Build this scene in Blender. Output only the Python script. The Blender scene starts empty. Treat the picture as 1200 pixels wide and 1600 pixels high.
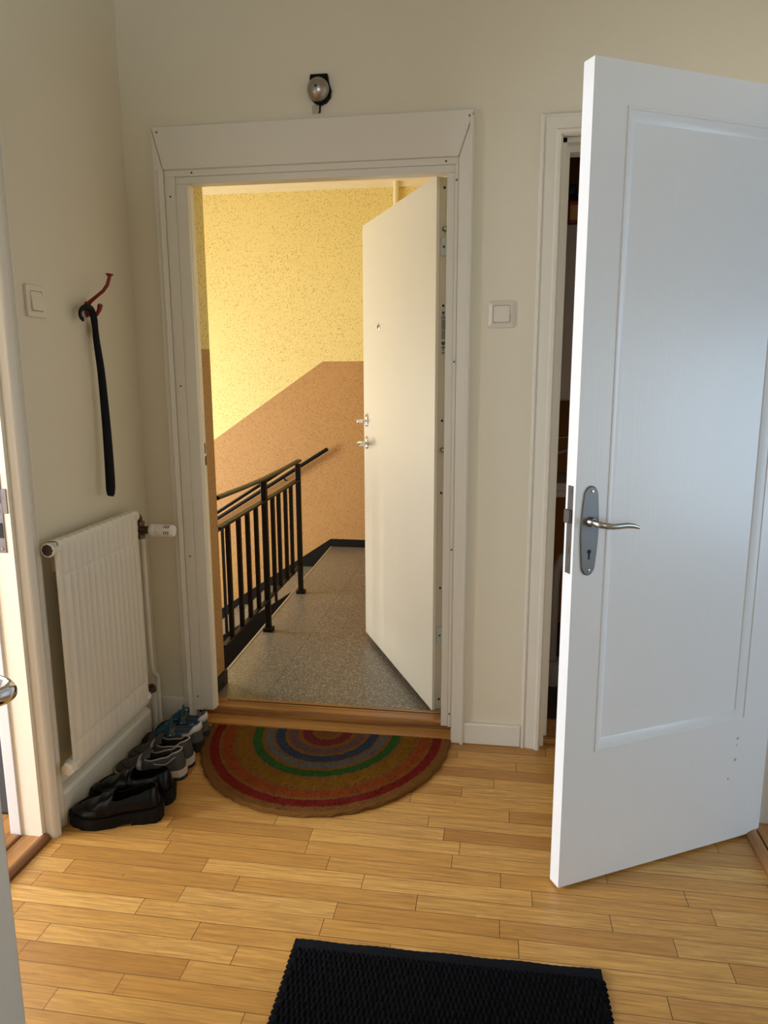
import bpy, bmesh, math, random
from mathutils import Matrix, Vector
random.seed(7)
PI = math.pi
S = bpy.context.scene
COL = S.collection

# ------------------------------------------------------------------ camera
F_PX, YAW, PITCH, ROLL = 1146.905, 0.15437, 0.18892, -0.00354
cam_d = bpy.data.cameras.new('camera'); cam = bpy.data.objects.new('camera', cam_d); COL.objects.link(cam)
cam_d.sensor_fit = 'VERTICAL'; cam_d.sensor_height = 24.0; cam_d.lens = F_PX / 1600 * 24.0
cam_d.clip_start = 0.02
fw = Vector((-math.sin(YAW) * math.cos(PITCH), math.cos(YAW) * math.cos(PITCH), -math.sin(PITCH)))
rt = Vector((math.cos(YAW), math.sin(YAW), 0)); up = rt.cross(fw)
r2 = rt * math.cos(ROLL) + up * math.sin(ROLL); u2 = up * math.cos(ROLL) - rt * math.sin(ROLL)
cam.matrix_world = Matrix(((r2.x, u2.x, -fw.x, 1.340), (r2.y, u2.y, -fw.y, -2.626), (r2.z, u2.z, -fw.z, 1.40), (0, 0, 0, 1)))
S.camera = cam

# ------------------------------------------------------------------ world, light, exposure
w = bpy.data.worlds.new('sky'); S.world = w; w.use_nodes = True
w.node_tree.nodes['Background'].inputs[0].default_value = (0.75, 0.85, 1.0, 1)
w.node_tree.nodes['Background'].inputs[1].default_value = 0.15
def area(name, loc, target, sx, sy, power, color):
    d = bpy.data.lights.new(name, 'AREA'); d.shape = 'RECTANGLE'; d.size = sx; d.size_y = sy
    d.energy = power; d.color = color
    o = bpy.data.objects.new(name, d); COL.objects.link(o); o.location = loc
    o.rotation_euler = (Vector(target) - Vector(loc)).to_track_quat('-Z', 'Y').to_euler()
    return o
area('stair_window_light', (-2.35, 1.45, 0.62), (0.6, 2.2, 0.62), 1.2, 1.9, 119, (1.0, 0.98, 0.93))
area('left_room_window_light', (-2.9, -1.9, 1.45), (0.4, -0.8, 1.1), 1.6, 1.5, 262, (0.86, 0.93, 1.0))
area('right_room_window_light', (4.5, -1.35, 1.0), (2.0, -0.9, 0.75), 1.3, 1.2, 33, (0.60, 0.80, 1.0))
area('rear_window_light', (1.45, -5.3, 1.6), (0.7, -1.0, 0.8), 1.3, 1.4, 34, (0.76, 0.90, 1.0))
S.view_settings.view_transform = 'Standard'; S.view_settings.look = 'None'
S.view_settings.gamma = 1.0; S.view_settings.use_curve_mapping = False
S.view_settings.exposure = 0.0
try:
    S.cycles.use_denoising = True; S.cycles.max_bounces = 10; S.cycles.diffuse_bounces = 6
    S.cycles.sample_clamp_indirect = 6.0; S.cycles.caustics_reflective = False; S.cycles.caustics_refractive = False
except Exception:
    pass

# ------------------------------------------------------------------ materials
class NT:
    def __init__(self, name):
        self.m = bpy.data.materials.new(name); self.m.use_nodes = True
        self.t = self.m.node_tree; self.b = self.t.nodes['Principled BSDF']
    def n(self, typ, **kw):
        x = self.t.nodes.new(typ)
        for k, v in kw.items(): setattr(x, k, v)
        return x
    def put(self, sock, v):
        if v is None: return
        if isinstance(v, bpy.types.NodeSocket): self.t.links.new(v, sock)
        elif isinstance(v, (tuple, list)) and len(v) == 3 and sock.type == 'RGBA': sock.default_value = (*v, 1)
        else: sock.default_value = v
    def set(self, **kw):
        for k, v in kw.items(): self.put(self.b.inputs[k.replace('_', ' ')], v)
    def math(self, op, a, b=None, c=None):
        x = self.n('ShaderNodeMath', operation=op)
        self.put(x.inputs[0], a); self.put(x.inputs[1], b); self.put(x.inputs[2], c)
        return x.outputs[0]
    def coord(self): return self.n('ShaderNodeTexCoord').outputs['Object']
    def sep(self, v):
        x = self.n('ShaderNodeSeparateXYZ'); self.put(x.inputs[0], v); return x.outputs
    def comb(self, a, b, c=0.0):
        x = self.n('ShaderNodeCombineXYZ')
        for i, v in enumerate((a, b, c)): self.put(x.inputs[i], v)
        return x.outputs[0]
    def scale(self, v, s):
        x = self.n('ShaderNodeMapping'); self.put(x.inputs[0], v); x.inputs['Scale'].default_value = s; return x.outputs[0]
    def noise(self, v, scale, detail=3, rough=.55):
        x = self.n('ShaderNodeTexNoise'); self.put(x.inputs['Vector'], v)
        x.inputs['Scale'].default_value = scale; x.inputs['Detail'].default_value = detail; x.inputs['Roughness'].default_value = rough
        return x.outputs['Fac']
    def voronoi(self, v, scale, feature='F1'):
        x = self.n('ShaderNodeTexVoronoi', feature=feature); self.put(x.inputs['Vector'], v); x.inputs['Scale'].default_value = scale
        return x.outputs
    def white(self, v):
        x = self.n('ShaderNodeTexWhiteNoise', noise_dimensions='3D'); self.put(x.inputs[0], v); return x.outputs[0]
    def ramp(self, f, stops, interp='LINEAR'):
        x = self.n('ShaderNodeValToRGB'); self.put(x.inputs[0], f); cr = x.color_ramp; cr.interpolation = interp
        while len(cr.elements) < len(stops): cr.elements.new(0.5)
        for e, (p, c) in zip(cr.elements, stops): e.position = p; e.color = (*c, 1)
        return x.outputs[0]
    def n_ramp(self, f):
        x = self.n('ShaderNodeMapRange'); self.put(x.inputs[0], f); x.inputs[1].default_value = .34; x.inputs[2].default_value = .66; return x.outputs[0]
    def mix(self, f, a, b):
        x = self.n('ShaderNodeMix', data_type='RGBA'); self.put(x.inputs[0], f); self.put(x.inputs[6], a); self.put(x.inputs[7], b)
        return x.outputs[2]
    def bump(self, h, strength=.2, dist=.002):
        x = self.n('ShaderNodeBump'); self.put(x.inputs['Height'], h); x.inputs['Strength'].default_value = strength
        x.inputs['Distance'].default_value = dist; self.put(self.b.inputs['Normal'], x.outputs[0])

def plain(name, col, rough=.5, metal=0.0, bump=0, bscale=60, var=0.06, coat=0, spec=None):
    k = NT(name); v = k.coord(); f = k.noise(v, bscale * .2, 3)
    k.set(Base_Color=k.mix(f, tuple(c * (1 - var) for c in col), tuple(min(1, c * (1 + var)) for c in col)), Roughness=rough, Metallic=metal)
    if coat: k.set(Coat_Weight=coat)
    if spec is not None: k.set(Specular_IOR_Level=spec)
    if bump: k.bump(k.noise(v, bscale, 4), bump, .002)
    return k.m

def wall_paint(name, col):
    k = NT(name); v = k.coord()
    f = k.noise(v, 1.6, 4, .6); k.set(Base_Color=k.mix(f, tuple(c * .965 for c in col), tuple(c * 1.02 for c in col)), Roughness=.55)
    h = k.math('ADD', k.math('MULTIPLY', k.noise(v, 170, 2), .35), k.math('MULTIPLY', k.noise(v, 9, 3), 1.6))
    k.bump(h, .22, .004); return k.m

def brushed_paint(name, col, rough=.34):
    k = NT(name); v = k.coord()
    g = k.noise(k.scale(v, (220, 220, 1.6)), 1.0, 3, .6)
    k.set(Base_Color=k.mix(k.noise(v, 3, 3), tuple(c * .97 for c in col), col), Roughness=rough)
    k.bump(g, .16, .0016); return k.m

def plank_material():
    k = NT('oak_plank_floor'); v = k.coord(); x, y, z = k.sep(v)
    W, L = 0.0613, 0.44
    yy = k.math('DIVIDE', k.math('ADD', y, 0.927), W); row = k.math('FLOOR', yy); fy = k.math('FRACT', yy)
    off = k.white(k.comb(row, 3.3)); off2 = k.white(k.comb(row, 9.1))
    Lr = k.math('MULTIPLY_ADD', off2, .18, L - .05)
    xx = k.math('ADD', k.math('DIVIDE', x, Lr), k.math('MULTIPLY', off, 7.0)); cell = k.math('FLOOR', xx); fx = k.math('FRACT', xx)
    r1 = k.white(k.comb(row, cell, 1.0)); r2 = k.white(k.comb(row, cell, 5.0))
    base = k.ramp(r1, [(0, (.46, .217, .047)), (.3, (.60, .305, .070)), (.65, (.67, .36, .090)), (1, (.74, .425, .122))])
    ox = k.math('MULTIPLY_ADD', r2, 37.0, x); oy = k.math('MULTIPLY_ADD', r1, 11.0, y)
    g1 = k.n_ramp(k.noise(k.comb(k.math('MULTIPLY', ox, 6.0), k.math('MULTIPLY', oy, 120.0)), 1.0, 6, .68))
    warp = k.noise(k.comb(k.math('MULTIPLY', ox, 6.0), k.math('MULTIPLY', oy, 22.0)), 1.0, 2)
    g2 = k.math('FRACT', k.math('MULTIPLY', k.math('ADD', k.math('MULTIPLY', oy, 30.0), k.math('MULTIPLY', warp, 2.2)), 1.7))
    g2 = k.math('MULTIPLY', g2, k.math('GREATER_THAN', r2, .35))
    c = k.mix(k.math('MULTIPLY', g1, .70), base, (.27, .115, .028))
    c = k.mix(k.math('MULTIPLY', g2, .30), c, (.30, .14, .045))
    knot = k.voronoi(k.comb(k.math('MULTIPLY', ox, 4.0), k.math('MULTIPLY', oy, 9.0)), 1.0)[0]
    kn = k.math('MULTIPLY', k.math('LESS_THAN', knot, .022), .6)
    c = k.mix(kn, c, (.12, .05, .02))
    gy = k.math('MINIMUM', fy, k.math('SUBTRACT', 1.0, fy)); gx = k.math('MINIMUM', fx, k.math('SUBTRACT', 1.0, fx))
    gap = k.math('MAXIMUM', k.math('LESS_THAN', k.math('MULTIPLY', gy, W), .0008), k.math('LESS_THAN', k.math('MULTIPLY', gx, L), .0009))
    c = k.mix(k.math('MULTIPLY', gap, .85), c, (.055, .022, .007))
    k.set(Base_Color=c, Roughness=k.math('MULTIPLY_ADD', g1, .16, .30))
    k.bump(k.math('SUBTRACT', k.math('MULTIPLY', g1, .25), gap), .35, .0012)
    return k.m

def oak(name, col=(.46, .22, .065), dark=(.24, .10, .03), axis=0, rough=.36):
    k = NT(name); v = k.coord(); s = [75, 75, 75]; s[axis] = 2.0
    g = k.noise(k.scale(v, s), 1.0, 5, .65); g3 = k.noise(k.scale(v, [q * .35 for q in s]), 1.0, 2)
    g = k.n_ramp(g); c = k.mix(g, col, dark); c = k.mix(k.math('MULTIPLY', k.math('GREATER_THAN', g3, .56), .35), c, dark)
    k.set(Base_Color=c, Roughness=rough); k.bump(g, .15, .001); return k.m

def speckled(name, col, speck, scale, thr, light=None, dens=.5):
    k = NT(name); v = k.coord()
    d = k.voronoi(v, scale); pres = k.noise(v, 2.6, 3, .65)
    m = k.math('MULTIPLY', k.math('LESS_THAN', d[0], thr), k.math('GREATER_THAN', k.math('ADD', pres, k.math('MULTIPLY', k.sep(d[1])[0], .22)), dens))
    c = k.mix(k.noise(v, 1.3, 3), tuple(q * .93 for q in col), tuple(min(1, q * 1.04) for q in col))
    c = k.mix(k.math('MULTIPLY', k.n_ramp(k.noise(v, 75, 4, .7)), .16), c, speck)
    c = k.mix(k.math('MULTIPLY', m, k.math('MULTIPLY_ADD', k.sep(d[1])[1], .55, .42)), c, speck)
    d2 = k.voronoi(v, scale * 1.9)
    m2 = k.math('MULTIPLY', k.math('LESS_THAN', d2[0], .30), k.math('GREATER_THAN', k.sep(d2[1])[0], .70))
    c = k.mix(k.math('MULTIPLY', m2, .55), c, light or speck)
    k.set(Base_Color=c, Roughness=.62)
    k.bump(k.math('SUBTRACT', k.noise(v, 190, 3), k.math('MULTIPLY', m, .8)), .35, .002); return k.m

def terrazzo(name):
    k = NT(name); v = k.coord(); x, y, z = k.sep(v)
    d = k.voronoi(v, 250); r = k.sep(d[1])[0]; d2 = k.voronoi(v, 430); rr = k.sep(d2[1])[1]
    c = k.ramp(r, [(0, (.095, .09, .083)), (.45, (.15, .143, .13)), (.7, (.225, .215, .195)), (.86, (.42, .40, .36)), (.95, (.65, .62, .56))], 'CONSTANT')
    c = k.mix(k.math('MULTIPLY', k.math('GREATER_THAN', rr, .80), .5), c, (.36, .33, .28))
    c = k.mix(k.math('MULTIPLY', k.noise(v, 2.2, 3), .35), c, (.08, .066, .05))
    strip = k.math('LESS_THAN', x, .36)
    c = k.mix(k.math('MULTIPLY', strip, .30), c, (.22, .19, .145))
    seam = k.math('LESS_THAN', k.math('ABSOLUTE', k.math('SUBTRACT', x, .36)), .003)
    c = k.mix(k.math('MULTIPLY', seam, .45), c, (.05, .04, .03))
    k.set(Base_Color=c, Roughness=.33); return k.m

def coir_material():
    k = NT('rainbow_coir'); v = k.coord(); x, y, z = k.sep(v)
    wob = k.math('MULTIPLY', k.math('SUBTRACT', k.noise(v, 70, 4, .7), .5), .035)
    rx = k.math('DIVIDE', x, .476); ry = k.math('DIVIDE', y, .545)
    r = k.math('ADD', k.math('SQRT', k.math('ADD', k.math('MULTIPLY', rx, rx), k.math('MULTIPLY', ry, ry))), wob)
    co = (.27, .115, .028)
    st = [(0, co), (.125, (.20, .028, .042)), (.205, co), (.245, (.150, .085, .095)), (.315, co), (.345, (.022, .060, .125)), (.42, co), (.44, (.135, .15, .15)), (.50, co),
          (.53, (.018, .125, .022)), (.60, co), (.632, (.29, .135, .010)), (.725, co), (.755, (.35, .070, .014)), (.838, co), (.862, (.235, .010, .012)), (.93, co)]
    c = k.ramp(r, st, 'CONSTANT')
    f = k.noise(v, 260, 3, .7)
    c = k.mix(k.math('MULTIPLY', k.math('GREATER_THAN', f, .60), .45), c, co)
    c = k.mix(k.math('MULTIPLY', k.noise(v, 130, 4, .8), .42), c, (.06, .026, .009))
    k.set(Base_Color=c, Roughness=.95, Specular_IOR_Level=.1); k.bump(k.noise(v, 340, 4, .8), 1.0, .005); return k.m

M = {}
M['wall'] = wall_paint('warm_white_wall_paint', (.75, .695, .555))
M['ceiling'] = wall_paint('ceiling_paint', (.72, .69, .63))
M['trim'] = brushed_paint('off_white_trim_paint', (.76, .72, .63), .38)
M['jamb'] = brushed_paint('cream_jamb_paint', (.86, .79, .64), .38)
M['door'] = brushed_paint('white_gloss_door_paint', (.74, .73, .725), .32)
M['steel_door'] = plain('cream_steel_door_paint', (.66, .63, .53), .38, var=.015)
M['steel_edge'] = plain('cream_steel_edge_paint', (.55, .52, .43), .45, var=.02)
M['floor'] = plank_material()
M['oak_x'] = oak('oak_threshold', (.52, .25, .07), (.17, .065, .016), axis=0); M['oak_light'] = oak('oak_floor_strip', (.56, .29, .085), (.34, .155, .04), axis=0); M['oak_y'] = oak('oak_threshold_side', axis=1)
M['oak_dark'] = oak('brown_oak_moulding', (.27, .115, .04), (.12, .05, .018), axis=1)
M['yellow'] = speckled('yellow_speckled_plaster', (.84, .70, .28), (.26, .14, .02), 76, .265, (.52, .33, .09), .52)
M['brown'] = speckled('brown_speckled_plaster', (.47, .26, .082), (.20, .085, .03), 98, .29, (.70, .48, .23), .50)
M['terrazzo'] = terrazzo('grey_brown_terrazzo')
M['nosing'] = plain('nosing_edge_highlight', (.42, .36, .27), .5)
M['stair_ceiling'] = plain('cream_stair_ceiling', (.80, .72, .50), .7)
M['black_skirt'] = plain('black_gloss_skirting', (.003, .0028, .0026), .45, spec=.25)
M['black_metal'] = plain('black_painted_steel', (.0022, .002, .0018), .45, bump=.05, spec=.22)
M['rail_top'] = plain('olive_black_handrail', (.013, .0105, .006), .4, spec=.3)
M['black_plastic'] = plain('black_plastic', (.003, .003, .0035), .5, var=.02, spec=.15)
M['white_plastic'] = plain('white_plastic', (.72, .66, .56), .35, var=.01)
M['white_plastic_cool'] = plain('white_thermostat_plastic', (.80, .77, .74), .35, var=.01)
M['radiator'] = plain('cream_radiator_enamel', (.74, .71, .63), .36, bump=.10, bscale=40, var=.02)
M['rust'] = plain('dark_brown_iron', (.07, .04, .03), .55, .5)
M['brass_dark'] = plain('tarnished_brass', (.18, .13, .09), .4, .85)
M['steel'] = plain('brushed_nickel', (.40, .37, .33), .30, 1.0, var=.08, bscale=200)
M['plate_steel'] = plain('dull_grey_steel', (.17, .168, .165), .45, .85, var=.05)
M['old_steel'] = plain('dark_lock_steel', (.075, .062, .056), .6, .15, var=.12)
M['worn_steel'] = plain('worn_strike_steel', (.20, .17, .16), .55, .3, var=.25, bscale=160)
M['chrome'] = plain('chrome', (.78, .77, .75), .10, 1.0, var=.01)
M['zinc'] = plain('zinc_plated_steel', (.45, .55, .60), .35, .6, var=.05)
M['dark'] = plain('dark_hole', (.01, .008, .006), .8)
M['screw'] = plain('screw_dark', (.10, .085, .06), .5, .6)
M['red'] = plain('red_lacquered_iron', (.20, .008, .010), .38, var=.05)
M['blk_leather'] = plain('black_leather', (.0035, .0032, .003), .30, spec=.2, bump=.12, bscale=260, var=.1)
M['blk_rubber'] = plain('black_rubber_sole', (.0035, .0032, .003), .6, spec=.2, bump=.05, bscale=120)
M['blk_lining'] = plain('black_shoe_lining', (.002, .002, .002), .9, spec=.05)
M['gry_leather'] = plain('grey_nubuck', (.062, .056, .05), .6, spec=.25, bump=.15, bscale=300, var=.12)
M['gry_lining'] = plain('charcoal_shoe_lining', (.03, .027, .024), .9, spec=.1, bump=.2, bscale=400)
M['silver_trim'] = plain('silver_piping', (.42, .40, .37), .38, .3)
M['tan_mid'] = plain('tan_white_midsole', (.52, .44, .34), .6)
M['char_rubber'] = plain('charcoal_rubber', (.028, .025, .023), .65, spec=.2)
M['sneaker'] = plain('grey_sneaker_mesh', (.095, .088, .082), .85, spec=.1, bump=.3, bscale=420, var=.15)
M['sneaker_in'] = plain('warm_grey_sneaker_lining', (.17, .155, .14), .9, bump=.25, bscale=420)
M['blue'] = plain('blue_sneaker_collar', (.022, .095, .20), .7)
M['lace'] = plain('teal_blue_lace', (.013, .075, .115), .75, bump=.3, bscale=500)
M['heel_white'] = plain('white_heel_tab', (.60, .57, .54), .6)
M['rug'] = plain('black_woven_cotton', (.0048, .0048, .006), .95, spec=.06, bump=.5, bscale=420, var=.5)
M['rug_hem'] = plain('charcoal_rug_hem', (.0085, .009, .012), .95, spec=.08, bump=.5, bscale=600, var=.3)
M['coir'] = coir_material()
M['tag'] = plain('clear_beige_plastic', (.50, .45, .36), .35, var=.02)
M['label'] = plain('printed_sticker', (.50, .49, .46), .5, var=.01)
M['ink'] = plain('black_ink', (.012, .012, .012), .6)
M['chip'] = plain('grey_paint_chip', (.36, .37, .40), .7)
M['orange_wall'] = plain('ochre_brown_wall', (.46, .19, .03), .7)
M['cabinet_grey'] = plain('white_cabinet_paint', (.40, .34, .27), .5)
M['red_box'] = plain('dark_red_plastic', (.30, .035, .018), .45)
M['navy'] = plain('navy_cap_plastic', (.012, .016, .035), .4)
M['amber'] = plain('amber_plastic', (.55, .27, .03), .45)
M['ceramic'] = plain('white_ceramic', (.27, .24, .20), .5)
M['dark_wood'] = plain('dark_brown_wood', (.035, .022, .015), .5)
M['bag'] = plain('dark_grey_fabric', (.05, .048, .05), .85)
M['white_flat'] = plain('white_room_paint', (.78, .76, .72), .7)

# ------------------------------------------------------------------ mesh helpers
WM = {}
class MB:
    def __init__(s): s.b = bmesh.new(); s.mi = 0
    def face(s, pts, mi=None):
        f = s.b.faces.new([s.b.verts.new(p) for p in pts]); f.material_index = s.mi if mi is None else mi; return f
    def box(s, x0, x1, y0, y1, z0, z1, mi=None):
        v = [s.b.verts.new((x, y, z)) for x in (x0, x1) for y in (y0, y1) for z in (z0, z1)]
        for q in ((0, 1, 3, 2), (4, 6, 7, 5), (0, 4, 5, 1), (2, 3, 7, 6), (0, 2, 6, 4), (1, 5, 7, 3)):
            s.b.faces.new([v[i] for i in q]).material_index = s.mi if mi is None else mi
        return s
    def hexa(s, a, b, mi=None):   # two quads (4 points each)
        v = [s.b.verts.new(p) for p in (*a, *b)]
        for q in ((0, 1, 2, 3), (7, 6, 5, 4), (0, 4, 5, 1), (1, 5, 6, 2), (2, 6, 7, 3), (3, 7, 4, 0)):
            s.b.faces.new([v[i] for i in q]).material_index = s.mi if mi is None else mi
        return s
    def prism(s, poly, vec, mi=None):
        v = Vector(vec); n = len(poly)
        a = [s.b.verts.new(p) for p in poly]; b = [s.b.verts.new(Vector(p) + v) for p in poly]
        mi = s.mi if mi is None else mi
        s.b.faces.new(a).material_index = mi; s.b.faces.new(b[::-1]).material_index = mi
        for i in range(n): s.b.faces.new((a[i], b[i], b[(i + 1) % n], a[(i + 1) % n])).material_index = mi
        return s
    def tube(s, pts, rad, seg=10, sc=(1, 1), upv=None):
        pts = [Vector(p) for p in pts]; n = len(pts)
        if not isinstance(rad, (list, tuple)): rad = [rad] * n
        prev = None; rings = []
        for i, p in enumerate(pts):
            t = (pts[min(i + 1, n - 1)] - pts[max(i - 1, 0)]).normalized()
            if prev is None:
                ref = Vector(upv) if upv else (Vector((0, 0, 1)) if abs(t.z) < .9 else Vector((1, 0, 0)))
            else: ref = prev
            a = (ref - t * ref.dot(t)).normalized(); prev = a; c = t.cross(a)
            rings.append([s.b.verts.new(p + a * (rad[i] * sc[0] * math.cos(2 * PI * k / seg)) + c * (rad[i] * sc[1] * math.sin(2 * PI * k / seg))) for k in range(seg)])
        for i in range(n - 1):
            for k in range(seg):
                s.b.faces.new((rings[i][k], rings[i][(k + 1) % seg], rings[i + 1][(k + 1) % seg], rings[i + 1][k])).material_index = s.mi
        s.b.faces.new(rings[0][::-1]).material_index = s.mi; s.b.faces.new(rings[-1]).material_index = s.mi
        return s
    def lathe(s, prof, org, axis, seg=24):   # prof: (distance along axis, radius)
        ax = Vector(axis).normalized(); a = ax.orthogonal().normalized(); c = ax.cross(a); o = Vector(org); rings = []
        for d, r in prof:
            if r < 1e-6: rings.append([s.b.verts.new(o + ax * d)])
            else: rings.append([s.b.verts.new(o + ax * d + (a * math.cos(2 * PI * k / seg) + c * math.sin(2 * PI * k / seg)) * r) for k in range(seg)])
        for A, B in zip(rings, rings[1:]):
            for k in range(seg):
                k2 = (k + 1) % seg
                if len(A) == 1 and len(B) == 1: continue
                if len(A) == 1: q = (A[0], B[k], B[k2])
                elif len(B) == 1: q = (A[k], B[0], A[k2])
                else: q = (A[k], B[k], B[k2], A[k2])
                s.b.faces.new(q).material_index = s.mi
        for R in (rings[0], rings[-1]):
            if len(R) > 1: s.b.faces.new(R).material_index = s.mi
        return s
    def grid(s, fn, nu, nv, closed_u=False):
        V = [[s.b.verts.new(fn(i, j)) for j in range(nv)] for i in range(nu)]
        for i in range(nu - (0 if closed_u else 1)):
            for j in range(nv - 1):
                s.b.faces.new((V[i][j], V[(i + 1) % nu][j], V[(i + 1) % nu][j + 1], V[i][j + 1])).material_index = s.mi
        return V

def obj(name, mb, mats, parent=None, bevel=0, smooth=False, local=False, kind=None, sub=0, bseg=2):
    b = mb.b if isinstance(mb, MB) else mb
    me = bpy.data.meshes.new(name)
    if parent is not None and not local:
        b.transform(WM[parent.name].inverted())
    bmesh.ops.recalc_face_normals(b, faces=b.faces)
    b.to_mesh(me); b.free()
    for m in (mats if isinstance(mats, (list, tuple)) else [mats]): me.materials.append(m)
    o = bpy.data.objects.new(name, me); COL.objects.link(o)
    if parent is not None: o.parent = parent; WM[o.name] = WM[parent.name]
    else: WM[o.name] = Matrix()
    if bevel:
        md = o.modifiers.new('bevel', 'BEVEL'); md.width = bevel; md.segments = bseg; md.limit_method = 'ANGLE'; md.angle_limit = .6
    if sub:
        md = o.modifiers.new('smooth', 'SUBSURF'); md.levels = sub; md.render_levels = sub
    if smooth or bevel or sub:
        me.polygons.foreach_set('use_smooth', [True] * len(me.polygons))
        if not sub: me.set_sharp_from_angle(angle=.7 if smooth else .5)
    if kind: o['kind'] = kind
    return o
def thing(name, label, cat, loc=(0, 0, 0), rot=(0, 0, 0), group=None, kind=None):
    o = bpy.data.objects.new(name, None); COL.objects.link(o); o.location = loc; o.rotation_euler = rot
    o.empty_display_size = .05
    from mathutils import Euler
    WM[o.name] = Matrix.Translation(loc) @ Euler(rot).to_matrix().to_4x4()
    return tag(o, label, cat, group, kind)
def tag(o, label, cat, group=None, kind=None):
    o['label'] = label; o['category'] = cat
    if group: o['group'] = group
    if kind: o['kind'] = kind
    return o
def struct(name, mb, mats, label, cat, **kw):
    return tag(obj(name, mb, mats, kind='structure', **kw), label, cat)

# ================================================================== SETTING
HC = 2.86
m = MB(); m.box(-.03, 2.16, -5.0, .0, -.05, 0); m.box(1.50, 2.10, 0, .21, -.05, 0)
struct('floor', m, M['floor'], 'oak strip plank floor of the hallway', 'floor')
m = MB(); m.box(-3.3, 5.2, -5.6, .38, HC, HC + .1)
struct('ceiling', m, M['ceiling'], 'plain painted ceiling over the hallway', 'ceiling')
# back wall: openings for the flat's entrance and the closet
m = MB()
m.box(-.13, .128, 0, .378, 0, HC); m.box(.128, 1.23, 0, .378, 2.17, HC); m.box(1.23, 1.525, 0, .12, 0, HC)
m.box(1.525, 2.06, 0, .12, 2.15, HC); m.box(2.06, 2.27, 0, .12, 0, HC)
struct('wall_back', m, M['wall'], 'warm white wall around the entrance door and closet opening', 'wall')
m = MB()
m.box(-.10, 0, -.80, 0, 0, HC); m.box(-.10, 0, -1.54, -.80, 2.09, HC); m.box(-.10, 0, -5.0, -1.54, 0, HC)
struct('wall_left', m, M['wall'], 'warm white wall behind the radiator and the shoehorn', 'wall')
m = MB()
m.box(2.15, 2.28, -.40, 0, 0, HC); m.box(2.15, 2.28, -1.20, -.40, 2.12, HC); m.box(2.15, 2.28, -5.0, -1.20, 0, HC)
struct('wall_right', m, M['wall'], 'hall wall holding the hinges of the white panelled door', 'wall')
# shells of the rooms next door (light comes in through their windows)
m = MB()
m.box(-.13, .35, -5.6, -5.5, 0, HC); m.box(1.85, 2.28, -5.6, -5.5, 0, HC); m.box(.35, 1.85, -5.6, -5.5, 0, .9); m.box(.35, 1.85, -5.6, -5.5, 2.3, HC)
m.box(-.13, 0, -5.5, -5.0, 0, HC); m.box(2.15, 2.28, -5.5, -5.0, 0, HC)
struct('wall_rear', m, M['wall'], 'hall end wall with a window behind the viewer', 'wall')
m = MB(); m.box(-3.3, -.10, .30, .36, 0, HC); m.box(-3.3, -.10, -4.0, -3.9, 0, HC)
m.box(-3.3, -3.2, -3.9, .30, 0, .7); m.box(-3.3, -3.2, -3.9, .30, 2.2, HC); m.box(-3.3, -3.2, -3.9, -2.75, .7, 2.2); m.box(-3.3, -3.2, -1.05, .30, .7, 2.2)
struct('wall_left_room', m, M['white_flat'], 'white walls of the bright room beyond the left doorway', 'wall')
m = MB(); m.box(2.28, 5.2, -.05, .05, 0, HC); m.box(2.28, 5.2, -3.6, -3.5, 0, HC)
m.box(5.1, 5.2, -3.5, -.05, 0, .75); m.box(5.1, 5.2, -3.5, -.05, 2.3, HC); m.box(5.1, 5.2, -3.5, -2.1, .75, 2.3); m.box(5.1, 5.2, -.5, -.05, .75, 2.3)
struct('wall_right_room', m, M['white_flat'], 'white walls of the room behind the white panelled door', 'wall')
m = MB(); m.box(-3.3, -.03, -4.0, .36, -.05, 0); m.box(2.16, 5.2, -3.6, .05, -.05, 0); m.box(-.13, 2.28, -5.6, -5.0, -.05, 0)
struct('floor_side_rooms', m, M['oak_y'], 'brown oak floor seen past the left and right thresholds', 'floor')

# ---- stairwell shell
FY, SC = 3.08, 2.77     # far wall, ceiling height
def dado(x): return 1.480 if x > -.029 else 1.480 + .676 * (x + .029)
m = MB()
pts_top = [(1.40, FY, SC), (1.40, FY, dado(1.4)), (-.029, FY, 1.480), (-2.45, FY, dado(-2.45)), (-2.45, FY, SC)]
pts_bot = [(1.40, FY, -3.2), (1.40, FY, 1.480), (-.029, FY, 1.480), (-2.45, FY, dado(-2.45)), (-2.45, FY, -3.2)]
m.prism(pts_top, (0, .12, 0), 0); m.prism(pts_bot, (0, .12, 0), 1)
struct('wall_stair_far', m, [M['yellow'], M['brown']], 'speckled yellow stairwell wall with a sloping brown dado', 'wall')
m = MB()   # landing's own side of the thick wall: left reveal, front wall to its left, right wall
m.box(.1285, .1325, .07, .3785, 0, 1.494, 1); m.box(.1285, .1325, .07, .3785, 1.494, 2.17, 0)
m.box(-2.45, .1325, .3785, .3835, -3.2, 1.494, 1); m.box(-2.45, .1325, .3785, .3835, 1.494, SC, 0)
struct('wall_stair_front', m, [M['yellow'], M['brown']], 'narrow yellow and brown reveal beside the entrance opening', 'wall')
m = MB(); m.box(1.30, 1.40, .12, FY, -.1, 1.48, 1); m.box(1.30, 1.40, .12, FY, 1.48, SC, 0)
struct('wall_stair_right', m, [M['yellow'], M['brown']], 'speckled stairwell wall behind the open entrance door', 'wall')
m = MB(); m.box(-2.45, -2.35, .38, .85, -3.2, SC); m.box(-2.45, -2.35, 2.05, FY, -3.2, SC); m.box(-2.45, -2.35, .85, 2.05, -3.2, -.2); m.box(-2.45, -2.35, .85, 2.05, 1.7, SC)
struct('wall_stair_window', m, M['yellow'], 'yellow stairwell wall that holds the stair window', 'wall')
m = MB(); m.box(-2.45, 1.40, .378, FY + .12, SC, SC + .1); m.box(-2.45, 1.30, FY - .012, FY, SC - .035, SC)
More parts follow.
